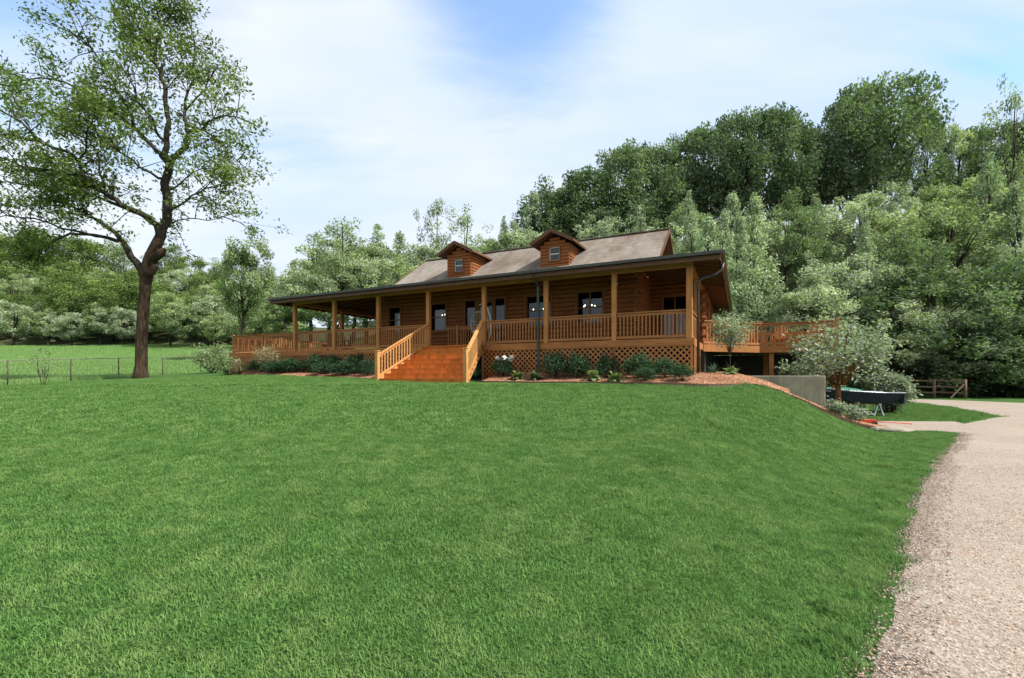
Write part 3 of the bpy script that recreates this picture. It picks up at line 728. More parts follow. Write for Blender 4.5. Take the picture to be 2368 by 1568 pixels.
def tree_kind(kind, seed):
    """returns (trunk mesh, crown mesh); about 12 units tall"""
    rng = np.random.default_rng(seed); H = 12.0; cl = []
    if kind == 'spire':
        n = 85
        for i in range(n):
            t = rng.uniform(0,1)**.85; z = 1.0+t*11.0; rr = (1-t)**.8*2.5+.12; a = rng.uniform(0,6.283); r = rr*rng.uniform(.45,1)
            cl.append((r*math.cos(a), r*math.sin(a), z, .35+.55*(1-t)*rng.uniform(.7,1.3), rng.uniform(0,1)))
        mat, per, size, up, flat, bark, leafasp = 'leaf_con', 150, .26, .2, 1.1, 'bark2', .4
    else:
        P = dict(dense=(6.8,3.9,5.3,115,'leaf_sage',.95,.85), mid=(7.2,3.5,4.8,105,'leaf_mid',.9,.85), ridge=(7.9,4.3,4.3,130,'leaf_dark',.98,1.0),
                 airy=(7.6,3.2,4.2,42,'leaf_mid',.9,.8), low=(5.6,4.2,5.9,120,'leaf_dark',.95,.95), hill=(6.0,4.6,5.2,105,'leaf_olive',.95,1.0), sage2=(6.9,3.1,5.2,95,'leaf_sage',1.0,.75))[kind]
        zc_, rx, rz_, n, mat, sh, cr = P
        lob = [(rng.uniform(0,6.283), rng.uniform(-.6,.9), rng.uniform(.75,1.15)) for _ in range(9)]
        for i in range(n):
            a = rng.uniform(0,6.283); u = rng.uniform(-.95,1); l = 1
            for la, lu, lr in lob:
                dd = math.acos(max(-1,min(1, u*lu+math.sqrt(1-u*u)*math.sqrt(max(0,1-lu*lu))*math.cos(a-la))))
                l = max(l*1, 1) if False else l
                if dd < .55: l = lr*1.25; break
            else: l = .84 if kind == 'ridge' else .74
            r = sh*l*rng.uniform(.5,1)**.5
            c = math.sqrt(1-u*u)
            cl.append((rx*r*c*math.cos(a), rx*r*c*math.sin(a), zc_+rz_*min(r*u,.98), cr*rng.uniform(.6,1.25), np.clip(rng.normal(.5,.28),0,1)))
        per, size, up, flat, bark, leafasp = (150, .27, .45, .8, 'bark2', .55)
        if kind == 'airy': per, size = 85, .25
    ends = [c for c in cl if rng.uniform() < .3][:22]
    H2 = 10.5 if kind != 'spire' else 11.5
    return limb_mesh('trunk',H2,.20 if kind != 'spire' else .13,seed,ends,bark), crown_mesh('crown',cl,per,size,mat,seed,up,flat=flat,asp=leafasp)
KM = {}
for kd, ns in (('dense',3),('sage2',2),('mid',3),('ridge',3),('airy',2),('low',2),('hill',3),('spire',3)):
    KM[kd] = [tree_kind(kd, 100+17*i+len(kd)) for i in range(ns)]
TOP = {}; TOPA = {}
for kd_ in KM:
    for tm_, cm_ in KM[kd_]:
        a_ = np.empty(len(cm_.vertices)*3, dtype=np.float32); cm_.vertices.foreach_get('co', a_); TOP[cm_.name] = float(np.percentile(a_[2::3], 99.9)); i_ = int(a_[2::3].argmax()); TOPA[cm_.name] = math.atan2(a_[i_*3+1], a_[i_*3])
TREES = []
def put_tree(kd, X, Y, height, label, group=None, width=1.0, name='tree', dz=0, var=None, rot=None):
    tm, cm = KM[kd][random.randrange(len(KM[kd])) if var is None else var]
    s = height/TOP[cm.name]; t = empty(name, (X,Y,g1(X,Y)+dz), random.uniform(0,6.28) if rot is None else R(rot)-TOPA[cm.name], label, 'tree', group); t.scale = (s*width,s*width,s)
    for nm, me in (('trunk',tm),('crown',cm)):
        o = link(bpy.data.objects.new(nm,me)); o.parent = t
    TREES.append(t); return t
def wx(px, Y): return (px-CX)/F_PX*Y
def top_h(px, Y, ytop):
    X = wx(px,Y); return X, (ZC+(HY-ytop)/F_PX*Y) - g1(X,Y)
# --- skyline trees of the right ridge (px, Y, top y, kind, width)
SKY = [(1075,62,470,'airy',.75,'slender airy tree behind the left dormer'),(1012,66,455,'airy',.55,'narrow thin-leaved tree standing above the left dormer'),(1165,64,505,'spire',.7,None),(1232,60,448,'spire',.95,'pointed pale green tree just left of the right dormer'),
 (1300,62,425,'ridge',1.0,None),(1360,62,375,'ridge',1.0,None),(1450,62,300,'ridge',.95,'rounded greyish tree at the left end of the high ridge'),(1530,64,318,'ridge',.8,None),(1620,64,262,'ridge',.95,None),
 (1710,62,238,'ridge',.8,None),(1790,62,215,'ridge',.95,'broad dark tree in the middle of the ridge skyline'),(1860,66,262,'ridge',.8,None),(1962,64,212,'ridge',.75,None),(2062,64,162,'ridge',1.05,'tallest dark round-headed tree on the ridge'),(2138,65,228,'ridge',.6,None),
 (2215,70,290,'mid',.7,None),(2285,70,270,'ridge',.8,None),(2345,62,172,'airy',.6,'thin tall tree at the right end of the ridge skyline'),(2420,66,230,'ridge',.9,None)]
for px,Y,yt,kd,w,lab in SKY:
    px_ = px-(45 if px == 2062 else 0); X,_h = top_h(px_,Y,yt); h = (ZC+(HY-yt)/F_PX*(Y+(-1.5 if kd == 'ridge' else 1)))-g1(X,Y)
    put_tree(kd,X,Y,h,lab or 'dark tall tree in the row along the ridge skyline',None if lab else 'dark trees along the ridge skyline',w*12/h*1.42 if h>15 else w, var=(px//7)%2+1 if kd == 'ridge' and px > 1500 and px != 2062 else (1 if px == 2062 else None), rot=80)
# --- hillside filling, right
rr = random.Random(5)
rows = [(37.5,4.5,7,12),(41.5,4.5,8,14),(46,4.7,8,16),(50.5,5,9,17),(55.5,5.4,9,17),(61,6,9,16)]
for ri,(Y,st,h0,h1) in enumerate(rows):
    X = -.02*Y if ri > 0 else .42*Y
    while X < 1.22*Y:
        x = X+rr.uniform(-1.6,1.6); y = Y+rr.uniform(-2.4,2.4); a = x/y
        kd = rr.choices(['dense','sage2','mid','spire','low'],[3,4.5,2.5,7,1])[0]
        h = rr.uniform(h0,h1)
        if a < .15: h *= .85
        if ri == 0 and a > .93: kd = 'low'
        line = np.interp(CX+F_PX*a,[1184,1300,1500,1700,1900,2100,2250,2400],[560,490,455,425,440,405,350,325])+rr.uniform(0,75)-(28 if kd == 'spire' else 0)
        h = max(4.5,min(h*(1.15 if kd == 'spire' else 1),(ZC+(HY-line)/F_PX*(y-2))-g1(x,y)))
        lab = {'dense':'pale sage green bushy tree on the slope behind the house','sage2':'pale sage green bushy tree on the slope behind the house','mid':'mid green leafy tree on the slope behind the house','spire':'pointed light green cedar on the slope behind the house','low':'dark green leafy tree low on the right-hand slope'}[kd]
        put_tree(kd,x,y,h,lab,'trees on the slope behind the house',rr.uniform(.85,1.15) if kd != 'spire' else rr.uniform(.6,.95))
        X += st*rr.uniform(.8,1.2)
# understorey at the foot of the right hill, beyond the drive
for i in range(12):
    x = 24+i*2.9+rr.uniform(-.7,.7); y = 36.2-i*.1+rr.uniform(-.7,.7)
    put_tree('low' if i > 3 else 'sage2',x,y,rr.uniform(5.5,8.5),'low dark leafy tree at the foot of the slope beyond the drive','low trees along the far side of the drive',1.2,dz=-1.0)
# --- behind the house, left part
for px,Y,yt,kd,w,lab in [(720,60,585,'mid',1.2,None),(760,64,560,'mid',1.1,None),(820,60,535,'mid',1.0,None),(875,62,520,'spire',1.2,None),(925,64,535,'spire',1.1,None),(965,60,560,'mid',1.1,None),(1005,56,560,'sage2',1.1,None),(1060,58,560,'sage2',1.1,None),(1110,58,550,'mid',1.1,None),(1180,56,545,'mid',1.1,None),(1240,56,530,'dense',1.1,None),
   (690,52,620,'dense',1.1,None),(780,50,600,'dense',1.2,None),(850,50,590,'sage2',1.2,None),(920,50,600,'dense',1.2,None),(990,50,600,'mid',1.2,None),(640,66,640,'mid',1.2,None),(1050,50,600,'dense',1.2,None),(1130,52,590,'dense',1.2,None)]:
    X,h = top_h(px,Y,yt); h = max(h,5)
    put_tree(kd,X,Y,h,'light green tree in the wood behind the left half of the roof','trees behind the left half of the roof',max(w,w*9/h))
# --- left wooded hill beyond the pasture
def lsky(px): return np.interp(px,[-300,0,100,200,300,400,480,600,700],[530,526,532,546,552,568,586,606,636])
for Y,st in ((78,5.8),(84,6.2),(91,6.7),(99,7.2),(108,7.8),(118,8.6),(130,9.4)):
    X = -1.17*Y
    while X < -.46*Y:
        x = X+rr.uniform(-1.5,1.5); y = Y+rr.uniform(-2,2); px = CX+F_PX*x/y
        kd = rr.choices(['hill','mid','dense','spire'],[7,2,1,.6])[0]; h = rr.uniform(7,11.5)
        if Y > 125: h = max(8,min(20,top_h(px,y,lsky(px)+rr.uniform(-6,14))[1]))
        put_tree(kd,x,y,h,'green tree in the wood covering the hill beyond the pasture','trees on the wooded hill beyond the pasture',1.2)
        X += st*rr.uniform(.85,1.15)
for px,Y,h in ((30,72,8),(110,73,7),(165,71,6.0),(230,73,8),(285,72,7),(395,70,9),(440,68,7),(480,70,9),(500,66,6),(590,62,8),(640,60,8),(600,52,6.5),(660,48,6.5)):
    put_tree(rr.choice(['dense','mid','hill']),wx(px,Y),Y,h,'rounded shrubby tree at the far edge of the pasture','small trees along the far edge of the pasture',1.25,dz=-.8)
put_tree('mid',wx(562,44),44,top_h(562,44,535)[1],'upright leafy tree beside the left deck, taller than those around it',None,.72)
put_tree('airy',wx(795,50),50,top_h(795,50,492)[1],'nearly bare tree with thin crown against the sky behind the porch roof',None,.7)

# ------------------------------------------------------------------ big foreground tree
def big_tree():
    Y0 = 26.0; bx = wx(326,Y0); bz = g1(bx,Y0); rng = random.Random(3)
    t = empty('shade_tree',(bx,Y0,bz),0,'tall airy tree with dark forked trunk standing alone on the left of the lawn','tree')
    def P(px,py,dy=0): Y = Y0+dy; return Vector(((px-CX)/F_PX*Y-bx, dy, ZC+(HY-py)/F_PX*Y-bz))
    tr = MB()
    tr.tube([P(325,885),P(325,866),P(327,845),P(327,800),P(329,752),P(333,700),P(336,665),P(341,621),P(350,592),P(362,566),P(372,545)],[.46,.36,.30,.28,.27,.265,.275,.33,.31,.28,.25],14)
    # burls
    tr.tube([P(355,600,-.15),P(372,585,-.2),P(380,575,-.2)],[.2,.24,.12],8); tr.tube([P(330,640,-.1),P(352,628,-.25),P(358,612,-.2)],[.2,.22,.12],8)
    tr.build('trunk','bark',t,True)
    BR = [ # (points (px,py,dy), r0, r1, leafy-from fraction)
     ([(338,645,0),(330,626,0),(315,606,-.1),(295,577,-.4),(280,555,-.6),(248,525,-1),(204,499,-1.4),(150,470,-1.6),(90,455,-2)],.27,.03,.6),
     ([(283,557,-.6),(250,550,.1),(204,542,.6),(163,540,1),(120,560,1.4),(96,575,1.6),(61,598,1.9)],.12,.02,.75),
     ([(250,549,0),(200,540,-.5),(140,528,-1),(80,505,-1.2),(20,500,-1.8),(-40,480,-2)],.08,.02,.5),
     ([(372,548,0),(376,525,0),(386,484,.1),(383,440,.1),(384,413,.1),(392,378,0)],.27,.19,1),
     ([(370,545,0),(362,520,-.1),(335,499,-.5),(300,484,-.9),(270,462,-1.2),(244,446,-1.5),(210,420,-1.7),(184,401,-1.9),(180,371,-2.2),(150,349,-2.4),(90,326,-2.8),(49,281,-3.2),(0,255,-3.4)],.20,.04,.3),
     ([(300,484,-.9),(262,470,.3),(210,450,1.5),(150,440,2.2),(90,430,2.6),(20,420,3),(-40,430,3)],.11,.025,.3),
     ([(184,401,-1.9),(140,400,-2.5),(90,395,-3),(30,375,-3.3),(-20,350,-3.5)],.08,.025,.2),
     ([(90,326,-2.8),(40,315,-3.2),(0,311,-3.5),(-50,320,-3.6)],.06,.02,.1),
     ([(391,380,0),(372,355,.4),(353,338,.7),(311,296,1.3),(285,275,1.6),(263,259,1.8),(210,220,2.2),(150,190,2.6),(90,180,2.8),(20,200,3)],.15,.03,.25),
     ([(263,259,1.8),(225,262,2.6),(180,252,3),(130,262,3.5),(70,260,3.8)],.07,.02,.1),
     ([(311,296,1.3),(290,240,.4),(262,190,0),(225,130,-.4),(160,70,-.6)],.09,.02,.2),
     ([(280,276,1.6),(279,300,.8),(277,320,.6)],.06,.03,1),
     ([(391,380,0),(386,340,-.2),(386,300,-.3),(385,255,-.3),(383,210,-.4),(372,180,-.4),(360,150,-.3),(360,116,-.2),(371,75,0),(364,30,0),(371,0,.2),(375,-45,.3)],.17,.025,.3),
     ([(361,118,-.2),(345,101,-.6),(325,70,-1),(300,20,-1.3),(285,-20,-1.5)],.07,.02,.1),
     ([(371,75,0),(385,50,.5),(395,10,.9),(410,-40,1.2)],.06,.02,.1),
     ([(360,150,-.3),(330,110,.7),(300,80,1.3),(255,20,1.8)],.07,.02,.1),
     ([(392,380,0),(410,360,.1),(424,345,.2),(428,325,.2),(435,311,.3)],.17,.12,1),
     ([(435,311,.3),(452,303,.0),(469,300,-.3),(506,270,-.8),(545,270,-1.2),(578,285,-1.4)],.09,.02,.2),
     ([(435,311,.3),(430,280,.7),(428,255,.9),(435,210,1.1),(445,160,1.3),(452,112,1.5),(440,60,1.6),(430,20,1.6)],.11,.025,.15),
     ([(428,255,.9),(455,225,.6),(480,190,.5),(505,150,.4)],.06,.02,.1),
     ([(469,300,-.3),(500,320,-.8),(530,345,-1.2),(550,375,-1.4)],.05,.018,.1),
     ([(386,484,.1),(415,475,-.5),(440,455,-.9),(461,446,-1.2),(500,435,-1.6),(530,450,-1.8)],.07,.02,.2),
     ([(383,440,.1),(410,430,.7),(445,400,1.2),(480,385,1.6),(520,390,1.8)],.06,.018,.2),
     ([(380,500,0),(400,515,.6),(440,505,1.3),(480,510,1.6),(515,500,1.8)],.05,.018,.2),
     ([(384,330,-.2),(360,300,-1),(335,255,-1.6),(310,200,-2),(280,150,-2.3)],.08,.02,.2),
     ([(384,413,.1),(350,400,-.8),(320,385,-1.6),(290,360,-2.2),(240,330,-2.8),(190,300,-3.2)],.08,.02,.2),
     ([(244,446,-1.5),(230,400,-.5),(225,350,.3),(200,310,.8),(150,280,1.2)],.07,.02,.2),
     ([(180,371,-2.2),(200,330,-2.6),(205,290,-2.9),(180,250,-3.2)],.05,.02,.1),
     ([(204,499,-1.4),(207,470,-1),(185,440,-.6),(150,410,-.4)],.05,.02,.2)]
    tips = []
    for pts, r0, r1, lf in BR:
        P3 = [P(*p) for p in pts]
        # small wander
        Q = []
        for i in range(len(P3)-1):
            for f in (0,.5):
                q = P3[i].lerp(P3[i+1],f)
                if f: q += Vector([rng.uniform(-.12,.12) for _ in range(3)])
                Q.append(q)
        Q.append(P3[-1]); n = len(Q)
        m = MB(); m.tube(Q,[r0+(r1-r0)*(i/(n-1))**.8 for i in range(n)],7,False)
        # secondary branches and twigs join the limb's mesh
        L = sum((Q[i+1]-Q[i]).length for i in range(n-1))
        if lf < 1:
            cnt = int(L*2.6)
            for c in range(cnt):
                f = rng.uniform(lf,1.0); k = min(n-2,int(f*(n-1))); s = Q[k].lerp(Q[k+1],f*(n-1)-k)
                d0 = (Q[k+1]-Q[k]).normalized(); d = (d0*.7+Vector((rng.gauss(0,1),rng.gauss(0,1),rng.gauss(.25,.8))).normalized()).normalized()
                ln = rng.uniform(.8,2.1); e = s+d*ln; md = s.lerp(e,.5)+Vector((rng.uniform(-.15,.15),rng.uniform(-.15,.15),rng.uniform(0,.2)))
                m.tube([s,md,e],[.032,.022,.009],4,False)
                tips.append((e,rng.random())); 
                for _ in range(2):
                    e2 = md.lerp(e,rng.random())+Vector((rng.gauss(0,.5),rng.gauss(0,.5),rng.gauss(.05,.4))); m.tube([md,e2],[.014,.006],3,False); tips.append((e2,rng.random()))
        m.build('limb','bark2',t,True)
    rg = np.random.default_rng(4); Cs=[]; T=[]
    for e,q in tips:
        k = int(rg.integers(20,40)); tt = np.clip(rg.normal(.5,.25),0,1)
        p = rg.normal(0,1,(k,3))*np.array([.27,.27,.2])+np.array(e); Cs.append(p); T.append(np.clip(tt+rg.normal(0,.12,k),0,1))
    C = np.concatenate(Cs); T = np.concatenate(T); v,f = leaves_np(C,.215,rg,.3,.42,.6)
    np_mesh('crown',v,f,'leaf_oak',parent=t,tint=np.repeat(T,4))
    print('BIG leaves',len(C))
big_tree()

# ------------------------------------------------------------------ mulch beds and edging
def bed(name, xl0, xl1, yfn, label, mound=None, back=.45, rise_=.34):
    n = int((xl1-xl0)/.12); k = 12; V = []
    for i in range(n):
        xl = xl0+(xl1-xl0)*i/(n-1); yf = yfn(xl)
        for j in range(k):
            yl = back+(yf-back)*j/(k-1); X,Y = l2w(xl,yl); z = g1(X,Y)+.04+rise_*(1-j/(k-1))+.015*math.sin(xl*9+j)*math.sin(j*2.1+xl*3)
            if mound: z += mound(xl,yl)
            if j == k-1 or i in (0,n-1): z = g1(X,Y)-.03
            V.append((X,Y,z))
    i = np.arange(n-1)[:,None]*k+np.arange(k-1)[None]; f = np.stack([i,i+1,i+k+1,i+k],-1).reshape(-1,4)
    o = np_mesh(name,np.array(V),f,'mulch',smooth=True); tag(o,kind='structure'); return o
def edging(name, pts, label, mat='brownpost', w=.06, h=.10):
    m = MB()
    for a,b in zip(pts[:-1],pts[1:]): m.bar((a[0],a[1],g1(*a)+h*.35),(b[0],b[1],g1(*b)+h*.35),w,h)
    o = m.build(name,mat); tag(o,label,'garden edging'); return o
yr = lambda x: np.interp(x,[-7.6,-5,-2.5,-1,0.5,1.6,2.4,3.2],[-2.0,-1.75,-1.95,-2.05,-1.75,-1.0,-.3,.2])
yl_ = lambda x: np.interp(x,[-22.8,-21.5,-18,-14,-11.6],[-.6,-1.7,-1.9,-1.7,-1.9])
mound = lambda x,y: .08*math.exp(-((x-1.0)/.95)**2-((y+.2)/.9)**2)
b1 = bed('mulch_bed',-7.35,3.0,yr,'',mound,.5)
b2 = bed('mulch_bed',-22.6,-11.7,yl_,'',None,.45,.24)
edging('bed_edging',[l2w(x,float(yr(x))-.03) for x in np.linspace(-7.3,.6,26)]+[(7.45,14.42),(8.1,14.28),(8.8,14.12),(9.5,13.98),(10.2,13.84),(10.8,13.7),(11.3,13.55)],'dark timber edging curving round the mulch bed and down the bank')
# a strip of chips running down the bank along the edging
ribbon('mulch_strip',[(6.6,14.5),(8.1,14.32),(9.5,14.02),(11.0,13.70)],[(7.0,15.5),(8.4,15.15),(9.8,14.6),(11.2,14.15)],'mulch',.12,seg=7,jag=.03,parts=2)
# concrete retaining wall
m = MB(); w0, w1 = (8.55,17.25), (10.75,16.1)
d = Vector((w1[0]-w0[0],w1[1]-w0[1],0)).normalized()
P = Vector((*w0,0)); Q = Vector((*w1,0)); nr = Vector((d.y,-d.x,0))*.12
pts = []
for c in (P+nr,Q+nr,Q-nr,P-nr): pts.append((c.x,c.y,-.2))
for c in (P+nr,Q+nr,Q-nr,P-nr): pts.append((c.x,c.y,1.6))
m.poly(pts,[(3,2,1,0),(4,5,6,7),(0,1,5,4),(1,2,6,5),(2,3,7,6),(3,0,4,7)])
back = Q-nr; b3 = back+Vector((HS,HC,0))*3.5
m.bar((back.x-.12,back.y+.1,.7),(b3.x-.12,b3.y,.7),.2,1.75)
o = m.build('retaining_wall','concrete',bevel=.015); tag(o,'weathered grey concrete retaining wall on the bank below the right deck','retaining wall')

# ------------------------------------------------------------------ shrubs
def shrub_mesh(seed, kind):
    rg = np.random.default_rng(seed)
    if kind == 'box':   # rounded dense shrub ~1 wide, .8 high
        cl = []
        for i in range(46):
            a = rg.uniform(0,6.283); u = rg.uniform(-.1,1); r = rg.uniform(.6,1)
            cl.append((.40*r*math.sqrt(1-u*u)*math.cos(a),.40*r*math.sqrt(1-u*u)*math.sin(a),.22+.45*r*u,rg.uniform(.09,.17),rg.uniform(0,1)))
        cl = [(x,y,z,r*5,t) for x,y,z,r,t in cl]
        C=[];T=[]
        for x,y,z,r,t in cl:
            k=70; p=rg.normal(0,1,(k,3))*r*.13+np.array([x,y,z]); C.append(p); T.append(np.clip(t+rg.normal(0,.12,k),0,1))
        C=np.concatenate(C);T=np.concatenate(T); v,f=leaves_np(C,.055,rg,.5,.5); return np_mesh('leaves',v,f,'leaf_box',tint=np.repeat(T,4),linked=False)
    if kind in ('hosta','yucca'):
        V=[];F=[];T=[]; n = 60 if kind=='hosta' else 46
        for i in range(n):
            a = rg.uniform(0,6.283); el = rg.uniform(.2,1.3); L = rg.uniform(.3,.55); wdt = .075 if kind=='hosta' else .02
            if kind == 'yucca': L = rg.uniform(.45,.8); el = rg.uniform(.3,1.5)
            d = np.array([math.cos(a)*math.cos(el),math.sin(a)*math.cos(el),math.sin(el)]); s = np.array([-math.sin(a),math.cos(a),0])
            b = len(V); t = rg.uniform(0,1)
            for q,wd in ((0,.25),(.35,1),(.7,.8),(1,.05)):
                c = d*L*q+np.array([0,0,-.35*L*q*q*(1.2 if kind=='hosta' else .45)]); V += [c-s*wdt*wd, c+s*wdt*wd]; T += [t,t]
            for j in range(3): F.append((b+2*j,b+2*j+1,b+2*j+3,b+2*j+2))
        return np_mesh('leaves',np.array(V),np.array(F),'leaf_'+kind,tint=np.array(T),linked=False)
SM = {k:[shrub_mesh(40+i,k) for i in range(3)] for k in ('box','hosta','yucca')}
def twig_mesh(seed, H=.4, n=6, r=.012, mat='bark2'):
    rg = random.Random(seed); m = MB()
    for i in range(n):
        a = rg.uniform(0,6.28); e = (math.cos(a)*.22*H/.4,math.sin(a)*.22*H/.4,H*rg.uniform(.8,1.2)); m.tube([(0,0,-.05),(e[0]*.3,e[1]*.3,H*.5),e],[r,r*.7,r*.3],5,False)
    me = bpy.data.meshes.new('stem'); me.from_pydata(m.v,[],m.f); me.materials.append(MT[mat]); return me
TW = twig_mesh(1)
def shrub(px, yl, w, h, kind, label, group=None, name='shrub', cat='shrub', dz=.08):
    xl,X,Y = atl(px,yl); s = w/F_PX*Y; hz = h/F_PX*Y
    yf_ = float(yr(xl)) if xl > -7.6 else float(yl_(xl)); dz = .03+(.34 if xl > -7.6 else .24)*max(0,min(1,(yl-yf_)/(.45-yf_)))
    t = empty(name,(X,Y,g1(X,Y)+dz),random.uniform(0,6.28),label,cat,group)
    base = {'box':(.70,.60),'hosta':(.58,.30),'yucca':(.8,.52)}[kind]; t.scale = (s/base[0],s/base[0],hz/base[1])
    o = link(bpy.data.objects.new('foliage',random.choice(SM[kind]))); o.parent = t
    o = link(bpy.data.objects.new('stem',TW)); o.parent = t
    return t
G1, G2 = 'dark green shrubs in the front beds', 'pale leafy plants in the front beds'
shrub(1100,-.9,32,34,'yucca','spiky blue-green plant at the foot of the right stair newel',None,'spiky_plant','plant')
wf = shrub(1163,-.75,42,34,'box','shrub with white blooms just right of the stairs')
shrub(1197,-1.2,38,22,'hosta','pale leafy clump right of the white-blooming shrub',G2,'leafy_plant','plant')
shrub(1237,-1.1,38,22,'hosta','pale leafy clump left of the downspout foot',G2,'leafy_plant','plant')
for px,yl,w,h,lab in [(1284,-.7,52,50,'rounded dark shrub just right of the downspout'),(1338,-.7,48,48,'rounded dark shrub in the middle of the second bay from the downspout'),(1403,-.6,44,44,'dark shrub under the post next to the downspout post'),
   (1476,-.8,58,48,'large rounded dark shrub in front of the last lattice panel'),(1538,-.7,50,38,'wide dark shrub left of the corner shrub'),(1577,-1.35,46,34,'dark shrub at the right end of the lattice, nearest the lawn'),(1493,-1.5,42,27,'small low dark shrub in front of the large rounded one')]:
    shrub(px,yl,w,h,'box',lab,G1)
shrub(1372,-1.3,38,30,'hosta','yellow-green clump between two dark shrubs, third from the downspout',G2,'leafy_plant','plant')
shrub(1422,-1.6,42,28,'hosta','variegated clump nearest the lawn edge in the right bed',G2,'leafy_plant','plant')
shrub(1650,.3,34,22,'yucca','grey-green low plant behind the mulch mound',None,'leafy_plant','plant')
shrub(1690,.2,44,22,'hosta','grey-green spreading plant at the left end of the concrete wall',None,'leafy_plant','plant')
for px,yl,w,h,lab in [(603,-1.0,48,24,'low dark shrub at the far left end of the bed'),(655,-1.3,46,26,'dark shrub right of the pale small maple'),(684,-.9,56,26,'wide low green shrub left of the middle of the left bed'),(735,-.7,42,36,'rounded dark shrub in the middle of the left bed'),
   (742,-1.35,38,24,'low shrub in front of the rounded middle one'),(771,-.6,38,34,'dark shrub behind the wide green one'),(795,-1.3,54,26,'wide green shrub fourth from the stairs'),(823,-.6,42,38,'tall dark shrub against the lattice left of the stairs'),(850,-1.2,34,32,'dark shrub against the left stair newel'),(626,-1.4,34,20,'small dark shrub under the pale maple')]:
    shrub(px,yl,w,h,'box',lab,G1)
# white blooms on the flowering shrub
rg = random.Random(9)
for i in range(5):
    m = MB(); a = rg.uniform(0,6.28); c = (.34*math.cos(a),.34*math.sin(a),.72+rg.uniform(-.05,.25))
    for j in range(9):
        v = Vector((rg.gauss(0,1),rg.gauss(0,1),rg.gauss(0,1))).normalized()*.06; m.lathe([(.001,-.04),(.04,-.02),(.045,.01),(.001,.035)],(c[0]+v.x,c[1]+v.y,c[2]+v.z),6)
    m.build('bloom','petal',wf)

def bushy(name, X, Y, H, Wd, mat, label, cat='small tree', trunk='bark2', tr=.03, stem=.4, per=60, n=40, size=.09, seed=1, multi=3, shape='round'):
    """small specimen tree or bush with its own crown, real size"""
    rg = np.random.default_rng(seed); t = empty(name,(X,Y,g1(X,Y)),0,label,cat); rd = random.Random(seed)
    cz = H*(stem+1)/2; rz_ = H*(1-stem)/2; cl = []
    for i in range(n):
        d = rg.normal(0,1,3); d /= np.linalg.norm(d); r = rg.uniform(.35,1)**.5
        if shape == 'flat': d[2] *= .8
        cl.append((d[0]*Wd/2*r*.85,d[1]*Wd/2*r*.85,cz+d[2]*rz_*r*.85,Wd*.11*rg.uniform(.7,1.3),rg.uniform(0,1)))
    m = MB()
    for k in range(multi):
        a = 6.28*k/multi+rd.random(); f = (math.cos(a)*Wd*.12,math.sin(a)*Wd*.12) if multi > 1 else (0,0)
        m.tube([(f[0]*.2,f[1]*.2,-.15),(f[0]*.6,f[1]*.6,H*stem*.6),(f[0],f[1],H*stem),(f[0]*1.3,f[1]*1.3,H*.8)],[tr*1.2,tr,tr*.8,tr*.2],8,False)
    for x,y,z,r,tt in cl[::2]:
        m.tube([(x*.15,y*.15,H*stem*.9),(x*.5,y*.5,(z+H*stem)/2+.05),(x,y,z)],[tr*.4,tr*.25,tr*.1],4,False)
    m.build('trunk',trunk,t,True)
    C=[];T=[]
    for x,y,z,r,tt in cl:
        p = rg.normal(0,1,(per,3))*r*.62+np.array([x,y,z]); C.append(p); T.append(np.clip(tt+rg.normal(0,.15,per),0,1))
    C=np.concatenate(C);T=np.concatenate(T); v,f = leaves_np(C,size,rg,.5,.45,.2); np_mesh('crown',v,f,mat,parent=t,tint=np.repeat(T,4)); return t
_,X,Y = atl(624,-1.1); bushy('ornamental_maple',X,Y,1.35,1.7,'leaf_maple','small spreading maple with pale tan-green leaves in the left bed','small tree',stem=.35,n=34,per=46,size=.08,seed=5,tr=.025)
bushy('silver_leaf_tree',wx(1938,17.4),17.4,3.5,3.6,'leaf_grey','silver-leaved bushy small tree on the bank right of the retaining wall','small tree','bark3',.10,.40,50,64,.16,12,1)
bushy('silver_leaf_shrub',15.75,19.6,1.75,1.8,'leaf_grey','rounded silver-leaved shrub at the edge of the drive, right of the boat','shrub','bark2',.05,.12,100,60,.13,13,4)
bushy('silver_leaf_shrub',11.9,19.6,2.3,1.8,'leaf_grey','silver-leaved shrub tucked between the deck and the larger silver tree','shrub','bark2',.05,.2,80,45,.13,23,3)
bushy('silver_leaf_shrub',14.1,16.3,1.75,2.0,'leaf_grey','small grey-green shrub in front of the boat','shrub','bark2',.04,.25,80,30,.11,29,3) if False else None
bushy('young_tree',wx(1688,17.0),17.0,2.75,1.75,'leaf_grey','slim young tree with pale crown in front of the right deck railing','small tree','bark2',.022,.52,60,34,.10,14,1)
bushy('dusty_shrub',wx(1905,14.7),14.3,.45,.8,'leaf_grey','low grey-leaved plant at the bottom of the bank edging','plant','bark2',.02,.1,50,26,.08,15,3)
bushy('dusty_shrub',wx(1960,14.4),14.3,.5,.9,'leaf_grey','grey-leaved plant clump beside the drive, left of the red cart','plant','bark2',.02,.1,60,30,.08,16,3)
bushy('sapling',wx(100,20.5),20.5,1.75,1.3,'leaf_mid','thin sapling with sparse leaves in front of the left wire fence','sapling','bark2',.013,.30,9,26,.09,17,5)
bushy('garden_bush',wx(492,31),31,1.9,2.6,'leaf_mid','loose green bush growing against the left end of the deck','bush','bark2',.04,.1,70,44,.13,18,4)
bushy('garden_bush',wx(528,25.2),25.2,1.0,1.7,'leaf_hosta','low pale bush in front of the left deck corner','bush','bark2',.03,.1,60,30,.09,19,4)
bushy('garden_bush',wx(552,25.0),25.0,.9,1.2,'leaf_maple','small tan-leaved bush against the left deck lattice','bush','bark2',.03,.1,50,24,.08,20,4)
